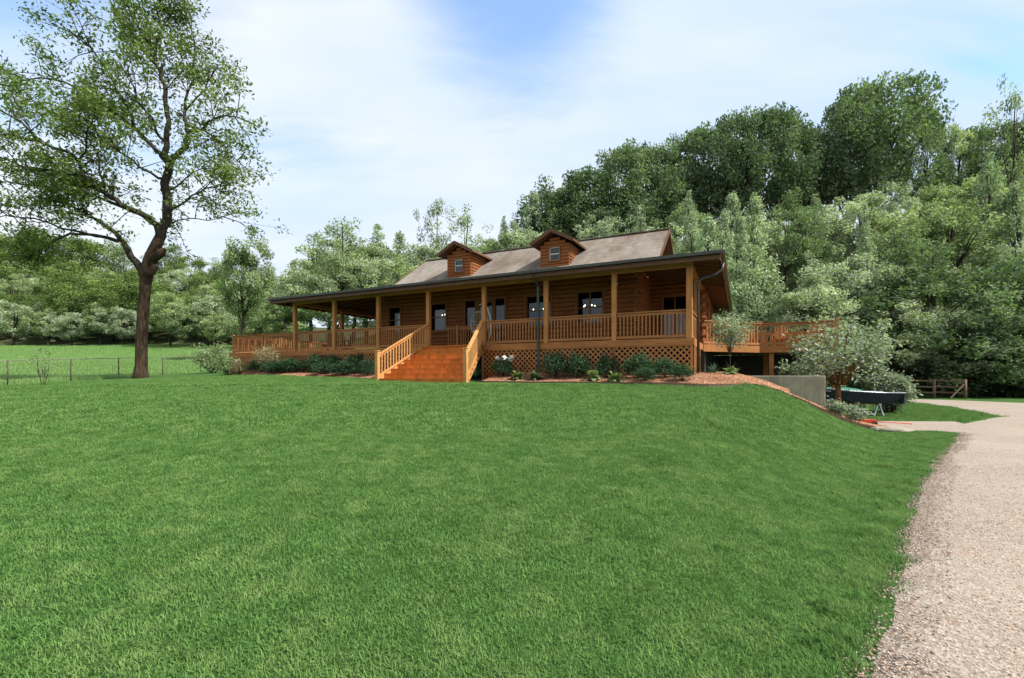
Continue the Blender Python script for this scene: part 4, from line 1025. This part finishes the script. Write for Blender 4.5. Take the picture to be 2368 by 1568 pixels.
# pot under the young tree
m = MB(); m.lathe([(.16,0),(.20,.05),(.26,.34),(.29,.36),(.29,.42),(.25,.42),(.24,.36),(.001,.36)],seg=20); o = m.build('plant_pot','terra',None,True); o.location = (wx(1703,16.6),16.6,g1(wx(1703,16.6),16.6)+.0); tag(o,'terracotta pot on the bank in front of the dark space under the deck','plant pot')

# ------------------------------------------------------------------ fences
fz = empty('wire_fence',(-24,29,g1(-24,29)),0,'low wire fence with thin posts running across the left pasture edge','fence')
FP = [(-24.3,19.2),(-24.0,22.3),(-24.0,25.5),(-24.0,28.6),(-24.0,32.2),(-24.0,36.1),(-23.2,40),(-20.5,42),(-17,42.5)]
inv = Vector((-24,29,g1(-24,29)))
for x,y in FP:
    z = g1(x,y); m = MB(); m.tube([Vector((x,y,z-.3))-inv,Vector((x,y,z+1.22))-inv],.03,8); m.build('post','tpost',fz,True)
for i in range(len(FP)-1):
    (xa,ya),(xb,yb) = FP[i],FP[i+1]; za,zb = g1(xa,ya),g1(xb,yb); m = MB()
    m.tube([Vector((xa,ya,za+1.2))-inv,Vector((xb,yb,zb+1.2))-inv],.022,6)
    for h in (.2,.4,.6,.8,1.0): m.tube([Vector((xa,ya,za+h))-inv,Vector((xb,yb,zb+h))-inv],.0035,3)
    for k in range(1,22):
        f = k/22; p = Vector((xa+(xb-xa)*f,ya+(yb-ya)*f,za+(zb-za)*f))-inv; m.tube([p,p+Vector((0,0,1.18))],.003,3)
    m.build('wire_panel','wire',fz)
o0 = Vector((wx(2130,33),33,g1(wx(2130,33),33)))
rf = empty('rail_fence',o0,0,'weathered wooden rail fence at the foot of the trees beyond the drive','fence')
RP = [(wx(2100,33.5),33.5),(wx(2160,33.2),33.2),(wx(2232,32.5),32.5)]
for x,y in RP:
    m = MB(); z = g1(x,y); m.tube([Vector((x,y,z-.2))-o0,Vector((x,y,z+1.35))-o0],[.10,.09],8); m.build('post','brownpost',rf,True)
for a,b in zip(RP[:-1],RP[1:]):
    m = MB()
    for h in (.45,.85,1.28): m.bar(Vector((a[0],a[1],g1(*a)+h))-o0,Vector((b[0],b[1],g1(*b)+h-.05))-o0,.06,.10)
    m.build('rail','brownpost',rf)
m = MB(); b = RP[-1]; m.bar(Vector((b[0],b[1],g1(*b)+1.1))-o0,Vector((b[0]-1.3,b[1]-.3,g1(*b)+.05))-o0,.06,.08); m.build('brace','brownpost',rf)

# ------------------------------------------------------------------ boat, cart, rocks, furniture
def boat():
    X0,Y0 = 12.95,18.5; z = .62
    t = empty('rowing_boat',(X0,Y0,z),R(-6),'dark flat-bottomed boat resting on trestles behind the silver-leaved tree','boat')
    t.rotation_euler = (0,R(4),R(-8))
    st = [(-2.6,.10,.22,.62,.36),(-2.0,.34,.52,.50,.16),(-1.0,.5,.68,.42,.03),(0,.55,.74,.39,-.01),(1.0,.55,.74,.40,.0),(1.9,.46,.68,.46,.06)]   # x, bottom half, top half, top z, bottom z
    m = MB(); b = 0
    for x,bh,th_,zt,zb in st: m.v += [(x,-bh*.75,zb),(x,bh*.75,zb),(x,th_,zt),(x,th_-.04,zt),(x,bh*.7,zb+.03),(x,-bh*.7,zb+.03),(x,-th_+.04,zt),(x,-th_,zt)]
    for i in range(len(st)-1):
        for k in range(8): m.f.append((i*8+k,i*8+(k+1)%8,(i+1)*8+(k+1)%8,(i+1)*8+k)); m.m.append(0)
    n = (len(st)-1)*8
    m.f.append((0,1,2,3,4,5,6,7)); m.m.append(0); m.f.append((n+7,n+6,n+5,n+4,n+3,n+2,n+1,n)); m.m.append(0)
    m.box((1.88,-.62,.05),(1.92,.62,.45))
    m.build('hull','hull',t)
    for s in (-1,1):
        m = MB(); m.tube([(x,s*(th_-.01),zt+.01) for x,bh,th_,zt,zb in st],.025,6); m.build('gunwale','rim',t,True)
    for x in (-.8,.7):
        m = MB(); m.box((x-.12,-.66,.33),(x+.12,.66,.36)); m.build('thwart','rim',t)
    for x in (-1.1,1.1):
        m = MB(); m.box((x-.05,-.6,-.06),(x+.05,.6,.0))
        for s in (-1,1):
            for q in (-.12,.12): m.bar((x+q*.3,s*.5,-.05),(x+q*1.6,s*.58,-.55),.05,.05,up=(0,1,0))
        m.build('trestle','rim',t)
boat()
def canoe():
    t = empty('upturned_canoe',(15.4,22.6,g1(15.4,22.6)+.15),R(12),'green upturned canoe lying behind the dark boat','canoe')
    m = MB(); n = 13
    for i in range(n):
        f = i/(n-1)*2-1; wv = .42*(1-f*f)**.6+.01; hgt = .95+.12*f*f
        for k in range(9): a = math.pi*k/8; m.v.append((f*2.2,math.cos(a)*wv,math.sin(a)*.55*((1-f*f)**.3+.02)+.35))
    for i in range(n-1):
        for k in range(8): m.f.append((i*9+k,i*9+k+1,(i+1)*9+k+1,(i+1)*9+k)); m.m.append(0)
    o = m.build('hull','green',t,True); sd = o.modifiers.new('s','SOLIDIFY'); sd.thickness = .03
    for x in (-1,1):
        g = MB(); g.box((x-.06,-.5,-.15),(x+.06,.5,.36)); g.build('block','brownpost',t)
canoe()
def cart():
    X,Y = wx(2003,14.5),14.5
    t = empty('garden_cart',(X,Y,g1(X,Y)+.03),R(-14),'small red garden cart with long red handle lying beside the drive','cart')
    t.scale = (.8,.6,.6)
    m = MB(); m.box((-.3,-.2,.14),(.3,.2,.17)); m.box((-.3,-.2,.17),(-.27,.2,.32)); m.box((.27,-.2,.17),(.3,.2,.32)); m.box((-.27,-.2,.17),(.27,-.17,.32)); m.box((-.27,.17,.17),(.27,.2,.32)); m.build('tray','red',t,bevel=.01)
    m = MB(); m.tube([(.3,0,.2),(.6,0,.2),(1.45,.02,.14)],.022,8); m.tube([(1.45,-.14,.14),(1.45,.16,.14)],.022,8); m.build('handle','red',t,True)
    for x in (-.2,.2):
        for s in (-1,1):
            m = MB(); m.tube([(x,s*.22,.11),(x,s*.27,.11)],.11,14); m.build('wheel','rubber',t)
cart()
def rock(X, Y, s, label, seed):
    rg = np.random.default_rng(seed); m = MB(); n, k = 9, 12
    for i in range(n):
        u = -1+2*i/(n-1); c = math.sqrt(max(0,1-u*u))+.02
        for j in range(k):
            a = 2*math.pi*j/k; r = 1+.18*math.sin(3*a+seed)+rg.uniform(-.12,.12); m.v.append((s*c*r*math.cos(a),s*.7*c*r*math.sin(a),s*.32*u))
    for i in range(n-1):
        for j in range(k): m.f.append((i*k+j,i*k+(j+1)%k,(i+1)*k+(j+1)%k,(i+1)*k+j)); m.m.append(0)
    m.f.append(tuple(range(k))[::-1]); m.m.append(0); m.f.append(tuple((n-1)*k+j for j in range(k))); m.m.append(0)
    o = m.build('flat_rock','concrete',None,True); o.location = (X,Y,g1(X,Y)+s*.14); tag(o,label,'rock','rocks beside the drive')
rock(wx(2040,13.55),13.55,.30,'flat grey rock beside the drive, leftmost of three below the red handle',2)
rock(wx(2068,13.35),13.35,.36,'largest flat grey rock of the three beside the drive',5)
rock(wx(2093,13.25),13.25,.22,'smallest flat rock, nearest the drive end of the three',8)
# porch furniture
def lawn_chair(xl, yl, rz, label, mat='deck', group='chairs on the decks'):
    X,Y = l2w(xl,yl); t = empty('slatted_chair',(X,Y,FL+.012),HR+rz,label,'chair',group)
    m = MB()
    for i in range(5): m.bar((-.27,-.25+i*.11,.36-i*.018),(.27,-.25+i*.11,.36-i*.018),.09,.02)
    m.build('seat',mat,t)
    m = MB()
    for i in range(5): x = -.22+i*.11; m.bar((x,.24,.3),(x*1.2,.5,1.02-abs(i-2)*.04),.09,.02,up=(0,1,.3))
    m.build('backrest',mat,t)
    for s in (-1,1):
        m = MB(); m.bar((s*.31,-.36,.56),(s*.31,.36,.56),.10,.025); m.build('armrest',mat,t)
        m = MB(); m.box((s*.31-.02,-.32,0),(s*.31+.02,-.22,.545)); m.build('leg',mat,t)
        m = MB(); m.bar((s*.27,-.26,.33),(s*.27,.55,.05),.03,.10); m.build('leg',mat,t)
lawn_chair(1.9,7.6,R(15),'slatted wooden chair on the right deck, nearest the house')
lawn_chair(3.1,7.5,R(-10),'slatted wooden chair in the middle of the right deck')
lawn_chair(4.2,7.9,R(-40),'slatted wooden chair at the far end of the right deck')
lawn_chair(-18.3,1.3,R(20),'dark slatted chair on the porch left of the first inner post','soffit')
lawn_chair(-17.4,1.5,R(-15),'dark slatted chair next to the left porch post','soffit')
lawn_chair(-23.2,2.2,R(60),'slatted wooden chair on the open left deck','deck')
def table(xl, yl, label):
    X,Y = l2w(xl,yl); t = empty('patio_table',(X,Y,FL+.012),HR,label,'table')
    m = MB(); m.lathe([(.001,.70),(.5,.70),(.52,.72),(.5,.735),(.001,.735)],seg=24); m.build('tabletop','trim',t)
    for a in range(4): c,s = math.cos(a*1.57+.78),math.sin(a*1.57+.78); m = MB(); m.tube([(c*.34,s*.34,0),(c*.3,s*.3,.7)],.022,6); m.build('leg','black',t)
table(-21.7,2.4,'round patio table on the open left deck')
def egg_chair():
    X,Y = l2w(-8.75,.85); t = empty('hanging_egg_chair',(X,Y,FL+.012),HR,'pale wicker hanging egg chair on its curved stand beside the front door','chair')
    m = MB(); m.tube([(.35,.0,.02),(.52,0,.6),(.5,0,1.2),(.36,0,1.65),(.1,0,1.86),(-.05,0,1.8)],.025,8); m.lathe([(.48,0),(.5,.02),(.46,.035),(.4,.035)],seg=24); m.build('stand','white',t,True)
    m = MB(); n, k = 12, 16
    for i in range(n+1):
        u = math.pi*i/n; r = .40*math.sin(u)**.8+.005; z = 1.0-.58*math.cos(u)*-1
        for j in range(k): a = 2*math.pi*j/k; m.v.append((r*math.cos(a)-.05,r*math.sin(a)*.8,.98-.56*math.cos(u)))
    for i in range(n):
        for j in range(k):
            if 9 <= j <= 14 and 3 <= i <= 9: continue
            m.f.append((i*k+j,i*k+(j+1)%k,(i+1)*k+(j+1)%k,(i+1)*k+j)); m.m.append(0)
    o = m.build('basket','wicker',t); w = o.modifiers.new('w','WIREFRAME'); w.thickness = .022
    m = MB(); m.tube([(-.05,0,1.53),(-.05,0,1.8)],.008,6); m.build('chain','black',t)
    m = MB(); m.lathe([(.001,.50),(.22,.52),(.3,.6),(.26,.68),(.001,.70)],(-.05,0,0),16); m.build('cushion','cushion',t,True)
egg_chair()
# hanging porch pendant near the corner
X,Y = l2w(-2.9,1.2); t = empty('ceiling_fan',(X,Y,5.3),.4,'ceiling fan hanging under the porch roof near the log corner','ceiling fan')
m = MB(); m.tube([(0,0,.0),(0,0,.55)],.02,6); m.lathe([(.04,-.08),(.1,-.05),(.1,.05),(.03,.1)],seg=14); m.build('motor','black',t,True)
for i in range(4):
    a = i*math.pi/2; m = MB(); m.bar((.1*math.cos(a),.1*math.sin(a),0),(.6*math.cos(a),.6*math.sin(a),0),.13,.012); m.build('blade','soffit',t)
m = MB(); m.lathe([(.001,-.2),(.08,-.18),(.1,-.12),(.06,-.08)],seg=14); m.build('light_globe','white',t,True)

# ------------------------------------------------------------------ grass (stuff)
def patch(name, size, n, hmin, hmax, w, seed, bend=.6, mat='grass'):
    rg = np.random.default_rng(seed)
    P = rg.uniform(-size/2,size/2,(n,2)); a = rg.uniform(0,6.283,n); h = rg.uniform(hmin,hmax,n)*(.75+.5*rg.random(n)); L = rg.uniform(.1,bend,n)
    d = np.stack([np.cos(a),np.sin(a)],1); s = np.stack([-np.sin(a),np.cos(a)],1)*w*rg.uniform(.6,1.3,(n,1))
    z0 = np.zeros(n)
    def q(f): return P+d*(h*L*f**1.6)[:,None], h*f*(1-.25*L*f)
    b0,_ = q(0); b1,z1 = q(.55); b2,z2 = q(1)
    V = np.stack([np.c_[b0-s*.5,z0-.01],np.c_[b0+s*.5,z0-.01],np.c_[b1+s*.38,z1],np.c_[b1-s*.38,z1],np.c_[b2+s*.06,z2],np.c_[b2-s*.06,z2]],1).reshape(-1,3)
    i = np.arange(n)[:,None]*6; F = np.concatenate([i+np.array([[0,1,2,3]]),i+np.array([[3,2,4,5]])],0)
    T = np.repeat(np.clip(rg.normal(.48,.34,n),0,1),6)
    me = np_mesh(name,V,F,mat,tint=T,linked=False); return me
srcs = bpy.data.collections.new('grass_sources')
def src(me, name):
    o = bpy.data.objects.new(name, me); return o
def ground_rot(pts):
    P = np.asarray(pts); x, y = P[:,0], P[:,1]; e = .2
    gx = (gz(x+e,y)-gz(x-e,y))/(2*e); gy = (gz(x,y+e)-gz(x,y-e))/(2*e)
    rr_ = random.Random(8); out = []
    for a, b in zip(gx, gy):
        nrm = Vector((-a,-b,1)).normalized(); q = Vector((0,0,1)).rotation_difference(nrm)
        out.append(tuple((q.to_matrix() @ Matrix.Rotation(rr_.uniform(0,6.283),3,'Z')).to_euler('XYZ')))
    return np.array(out)
def stone_patch(size, n, s0, s1, seed):
    rg = np.random.default_rng(seed); P = np.c_[rg.uniform(-size/2,size/2,(n,2)), np.zeros(n)]
    u = np.array([(1,0,0),(0,1,0),(-1,0,0),(0,-1,0),(0,0,.7),(0,0,-.7)]); F0 = np.array([(0,1,4),(1,2,4),(2,3,4),(3,0,4),(1,0,5),(2,1,5),(3,2,5),(0,3,5)])
    V = u[None]*rg.uniform(.6,1.3,(n,6,1))*(rg.uniform(s0,s1,(n,1,1))*rg.uniform(.6,1,(n,1,1))); a = rg.uniform(0,6.283,n); c, s = np.cos(a)[:,None], np.sin(a)[:,None]
    V = np.stack([V[...,0]*c-V[...,1]*s, V[...,0]*s+V[...,1]*c, V[...,2]],-1)+P[:,None]
    F = (F0[None]+np.arange(n)[:,None,None]*6).reshape(-1,3)
    return np_mesh('stone_patch',V.reshape(-1,3),F,'stone',tint=np.repeat(rg.random(n),6),linked=False)
def grass_field(name, pts, me_list, label, cat='grass'):
    """points -> instances of the patch meshes; one stuff object"""
    ng = bpy.data.node_groups.new(name+'_nodes','GeometryNodeTree')
    ng.interface.new_socket('Geometry',in_out='INPUT',socket_type='NodeSocketGeometry'); ng.interface.new_socket('Geometry',in_out='OUTPUT',socket_type='NodeSocketGeometry')
    gi = ng.nodes.new('NodeGroupInput'); go = ng.nodes.new('NodeGroupOutput'); jn = ng.nodes.new('GeometryNodeJoinGeometry')
    na = ng.nodes.new('GeometryNodeInputNamedAttribute'); na.data_type = 'FLOAT_VECTOR'; na.inputs['Name'].default_value = 'rot'
    idx = ng.nodes.new('GeometryNodeInputIndex'); rv = ng.nodes.new('FunctionNodeRandomValue'); rv.data_type = 'FLOAT_VECTOR'
    rv.inputs['Min'].default_value = (-.04,-.04,0); rv.inputs['Max'].default_value = (.04,.04,6.283)
    rs = ng.nodes.new('FunctionNodeRandomValue'); rs.data_type = 'FLOAT'; rs.inputs[2].default_value = .95; rs.inputs[3].default_value = 1.2
    for k,me in enumerate(me_list):
        o = bpy.data.objects.new(name+'_source',me)           # unlinked source mesh holder
        oi = ng.nodes.new('GeometryNodeObjectInfo'); oi.inputs['Object'].default_value = o
        iop = ng.nodes.new('GeometryNodeInstanceOnPoints')
        md = ng.nodes.new('ShaderNodeMath'); md.operation = 'MODULO'; md.inputs[1].default_value = len(me_list)
        cp = ng.nodes.new('FunctionNodeCompare'); cp.data_type = 'FLOAT'; cp.operation = 'EQUAL'; cp.inputs[1].default_value = k; cp.inputs['Epsilon'].default_value = .1
        ng.links.new(idx.outputs[0],md.inputs[0]); ng.links.new(md.outputs[0],cp.inputs[0]); ng.links.new(cp.outputs[0],iop.inputs['Selection'])
        ng.links.new(gi.outputs[0],iop.inputs['Points']); ng.links.new(oi.outputs['Geometry'],iop.inputs['Instance'])
        ng.links.new(na.outputs['Attribute'],iop.inputs['Rotation']); ng.links.new(rs.outputs[1],iop.inputs['Scale']); ng.links.new(iop.outputs[0],jn.inputs[0])
    ng.links.new(jn.outputs[0],go.inputs[0])
    me = bpy.data.meshes.new(name); me.vertices.add(len(pts)); me.vertices.foreach_set('co',np.asarray(pts,dtype=np.float32).ravel()); me.materials.append(MT['grass'])
    rot = ground_rot(pts); ra = me.attributes.new('rot','FLOAT_VECTOR','POINT'); ra.data.foreach_set('vector',rot.astype(np.float32).ravel())
    o = link(bpy.data.objects.new(name,me)); md = o.modifiers.new('g','NODES'); md.node_group = ng; tag(o,label,cat,kind='stuff'); return o
def field_pts(y0,y1,step,wid,keep):
    out = []
    rg = np.random.default_rng(int(y0*10)+3)
    ys_ = np.arange(y0,y1,step)
    for y in ys_:
        x = np.arange(wid(y)[0],wid(y)[1],step); xx = x+rg.uniform(-.12,.12,len(x))*step; yy = y+rg.uniform(-.12,.12,len(x))*step
        k = keep(xx,yy); out.append(np.stack([xx[k],yy[k]],1))
    P = np.concatenate(out); return np.c_[P,gz(P[:,0],P[:,1])]
def on_lawn(x,y,mg=.16):
    xe = np.interp(y,EY,EX); k = (x < xe-mg)
    dx,dy = x-HX,y-HYW; xl = HC*dx-HS*dy; yl = HS*dx+HC*dy
    front = np.where(xl > -7.5, np.interp(xl,[-7.6,-5,-2.5,-1,0.5,1.6,2.4,3.4],[-2.0,-1.75,-1.95,-2.05,-1.75,-1.0,-.3,3]), np.where(xl > -11.6,-2.75,np.where(xl>-22.8,np.interp(xl,[-22.8,-21.5,-18,-14,-11.6],[-.6,-1.7,-1.9,-1.7,-1.9]),-.3)))
    inside = (yl > front-.05-mg*.5)&(xl > -24.8)&(xl < 4.5)
    return k & ~inside & ~((x > 7.0)&(y > 14.62-.22*(x-6.6)-.05))
wA = lambda y:(-1.13*y-1, 1.13*y+1)
pE = [patch('grass_tuft',.15,75,.02,.06,.006,s,1.0) for s in (11,12)]
def edge_pts():
    rg = np.random.default_rng(77); y = rg.uniform(1.7,13.2,6200); k = rg.random(6200) < .25+.75*(y > 8.2); y = y[k]; wd = np.where(y > 8.2, rg.uniform(0,.75,len(y)), 0)
    x = np.interp(y,EY,EX)-.10-wd+rg.normal(0,.055,len(y))+.05*np.sin(y*5.1)+.04*np.sin(y*13); return np.c_[x,y,gz(x,y)+.006]
pA = [patch('grass_patch',.5,1350,.012,.034,.006,s,1.4) for s in (1,2,3)]
grass_field('lawn_grass',field_pts(1.6,8.6,.34,wA,on_lawn),pA,'short mown green lawn grass in front of the house')
grass_field('edge_grass',edge_pts(),pE,'grass tufts straggling along the edge of the gravel drive')
def drive_keep(x,y): return (x > np.interp(y,EY,EX)+.28)
grass_field('loose_gravel',field_pts(1.8,8.5,.42,lambda y:(0,1.13*y+1),drive_keep)+np.array([0,0,.03]),[stone_patch(.6,240,.004,.010,s) for s in (21,22)],'loose pebbles lying over the gravel drive','gravel')
def litter_pts():
    rg = np.random.default_rng(5); y = rg.uniform(1.8,14,420); x = np.interp(y,EY,EX)+.10+np.abs(rg.normal(0,.13,420)); return np.c_[x,y,gz(x,y)+.03]
grass_field('edge_litter',litter_pts(),[stone_patch(.22,26,.005,.012,s) for s in (31,32)],'brown chips and pebbles along the edge of the drive','gravel')
pB = [patch('grass_patch',1.0,1700,.022,.05,.011,s,1.2) for s in (4,5)]
grass_field('lawn_grass',field_pts(8.6,24,.68,lambda y:(max(-1.13*y-1,-23.6),13),lambda x,y:on_lawn(x,y,.48)),pB,'short mown green lawn grass in front of the house')
pC = [patch('grass_patch',1.6,500,.10,.24,.03,s,.5,'grass_p') for s in (6,7)]
grass_field('pasture_grass',field_pts(17,74,1.5,lambda y:(-1.12*y-1,-.45*y),lambda x,y:(x<-24.2)|((y>42)&(x<-.3*y))),pC,'longer pasture grass beyond the wire fence')
grass_field('verge_grass',field_pts(16,34,.62,lambda y:(11,26),lambda x,y:((y>16.55)&(x>10.8)&(x<np.interp(y,[16.2,18.5,24,29.3,34],[15.6,19.0,22.3,24.3,24])-.35))),[patch('grass_patch',1.0,700,.04,.11,.014,9)],'mown grass between the two arms of the drive')

# ------------------------------------------------------------------ world, sun, camera
w = bpy.data.worlds.new('World'); S.world = w; w.use_nodes = True; nt = w.node_tree; nt.nodes.clear()
SUN_AZ = R(112)      # from +Y towards +X
SUN_EL = R(50)
out = nt.nodes.new('ShaderNodeOutputWorld'); sky = nt.nodes.new('ShaderNodeTexSky'); sky.sky_type = 'NISHITA'; sky.sun_disc = False
sky.sun_elevation = SUN_EL; sky.sun_rotation = SUN_AZ; sky.air_density = 1.0; sky.dust_density = .2; sky.ozone_density = 1.2
bg = nt.nodes.new('ShaderNodeBackground'); bg.inputs[1].default_value = .17; nt.links.new(mixc(nt,sky.outputs[0],(.74,.95,1.06),1,'MULTIPLY'),bg.inputs[0])
tc = nt.nodes.new('ShaderNodeTexCoord'); sp = nt.nodes.new('ShaderNodeSeparateXYZ'); nt.links.new(tc.outputs['Generated'],sp.inputs[0])
def M(op,a,b=None,clamp=False):
    n = nt.nodes.new('ShaderNodeMath'); n.operation = op; n.use_clamp = clamp
    for i,v in enumerate((a,b)):
        if v is None: continue
        if hasattr(v,'links'): nt.links.new(v,n.inputs[i])
        else: n.inputs[i].default_value = v
    return n.outputs[0]
zz = M('ADD',M('MAXIMUM',sp.outputs[2],0),.22); cb = nt.nodes.new('ShaderNodeCombineXYZ')
nt.links.new(M('DIVIDE',sp.outputs[0],zz),cb.inputs[0]); nt.links.new(M('DIVIDE',sp.outputs[1],zz),cb.inputs[1])
mp = nt.nodes.new('ShaderNodeMapping'); mp.inputs['Scale'].default_value = (.40,1.1,1); mp.inputs['Location'].default_value = (1.3,.4,0); mp.inputs['Rotation'].default_value = (0,0,.3); nt.links.new(cb.outputs[0],mp.inputs[0])
nz = noise(nt,1.5,8,.58,mp.outputs[0],.5)

def blob(px,py,rad):   # a soft clear patch of sky round one direction
    v = Vector((px-CX,F_PX,HY-py)).normalized(); d = nt.nodes.new('ShaderNodeVectorMath'); d.operation = 'DISTANCE'
    nm = nt.nodes.new('ShaderNodeVectorMath'); nm.operation = 'NORMALIZE'; nt.links.new(tc.outputs['Generated'],nm.inputs[0])
    nt.links.new(nm.outputs[0],d.inputs[0]); d.inputs[1].default_value = v
    return M('SUBTRACT',1,M('DIVIDE',d.outputs['Value'],rad),True)
clear = M('ADD',M('ADD',M('ADD',M('MULTIPLY',blob(1250,30,.26),.30),M('MULTIPLY',blob(1080,-20,.32),.20)),M('MULTIPLY',blob(2400,110,.30),.17)),M('ADD',M('MULTIPLY',blob(60,20,.45),.24),M('MULTIPLY',blob(760,380,.14),.07)))
lowz = M('MULTIPLY',M('SUBTRACT',1,M('MULTIPLY',sp.outputs[2],2.4),True),.30)
cf = M('ADD',M('SUBTRACT',M('ADD',nz,lowz),clear),.19)
rc = nt.nodes.new('ShaderNodeValToRGB'); rc.color_ramp.elements[0].position = .34; rc.color_ramp.elements[0].color = (.22,.22,.22,1); rc.color_ramp.elements[1].position = .66; rc.color_ramp.elements[1].color = (.96,.96,.96,1)
rc.color_ramp.interpolation = 'EASE'; nt.links.new(cf,rc.inputs[0])
cc = nt.nodes.new('ShaderNodeBackground'); cc.inputs[1].default_value = .585
cr = nt.nodes.new('ShaderNodeValToRGB'); cr.color_ramp.elements[0].color = (.60,.76,1.0,1); cr.color_ramp.elements[0].position = .32; cr.color_ramp.elements[1].color = (.95,.97,1.0,1); cr.color_ramp.elements[1].position = .58
nt.links.new(noise(nt,.9,5,.55,mp.outputs[0]),cr.inputs[0]); nt.links.new(cr.outputs[0],cc.inputs[0])
mx = nt.nodes.new('ShaderNodeMixShader'); nt.links.new(rc.outputs[0],mx.inputs[0]); nt.links.new(bg.outputs[0],mx.inputs[1]); nt.links.new(cc.outputs[0],mx.inputs[2]); nt.links.new(mx.outputs[0],out.inputs[0])
ld = bpy.data.lights.new('sun','SUN'); ld.energy = 4.2; ld.angle = R(1.5); ld.color = (1,.95,.87)
sv = Vector((math.sin(SUN_AZ)*math.cos(SUN_EL),math.cos(SUN_AZ)*math.cos(SUN_EL),math.sin(SUN_EL)))
so = link(bpy.data.objects.new('sun',ld)); so.rotation_euler = sv.to_track_quat('Z','Y').to_euler(); so.location = sv*100
cd = bpy.data.cameras.new('camera'); cd.sensor_width = 36; cd.lens = 36*F_PX/2368; cd.shift_y = (HY-784)/2368; cd.clip_end = 2000; cd.clip_start = .05
co = link(bpy.data.objects.new('camera',cd)); co.location = (0,0,ZC); co.rotation_euler = (R(90),0,0); S.camera = co
S.view_settings.view_transform = 'Standard'; S.view_settings.look = 'None'; S.view_settings.exposure = .9; S.view_settings.gamma = 1
S.cycles.max_bounces = 6; S.cycles.diffuse_bounces = 3; S.cycles.transparent_max_bounces = 8; S.cycles.use_adaptive_sampling = True
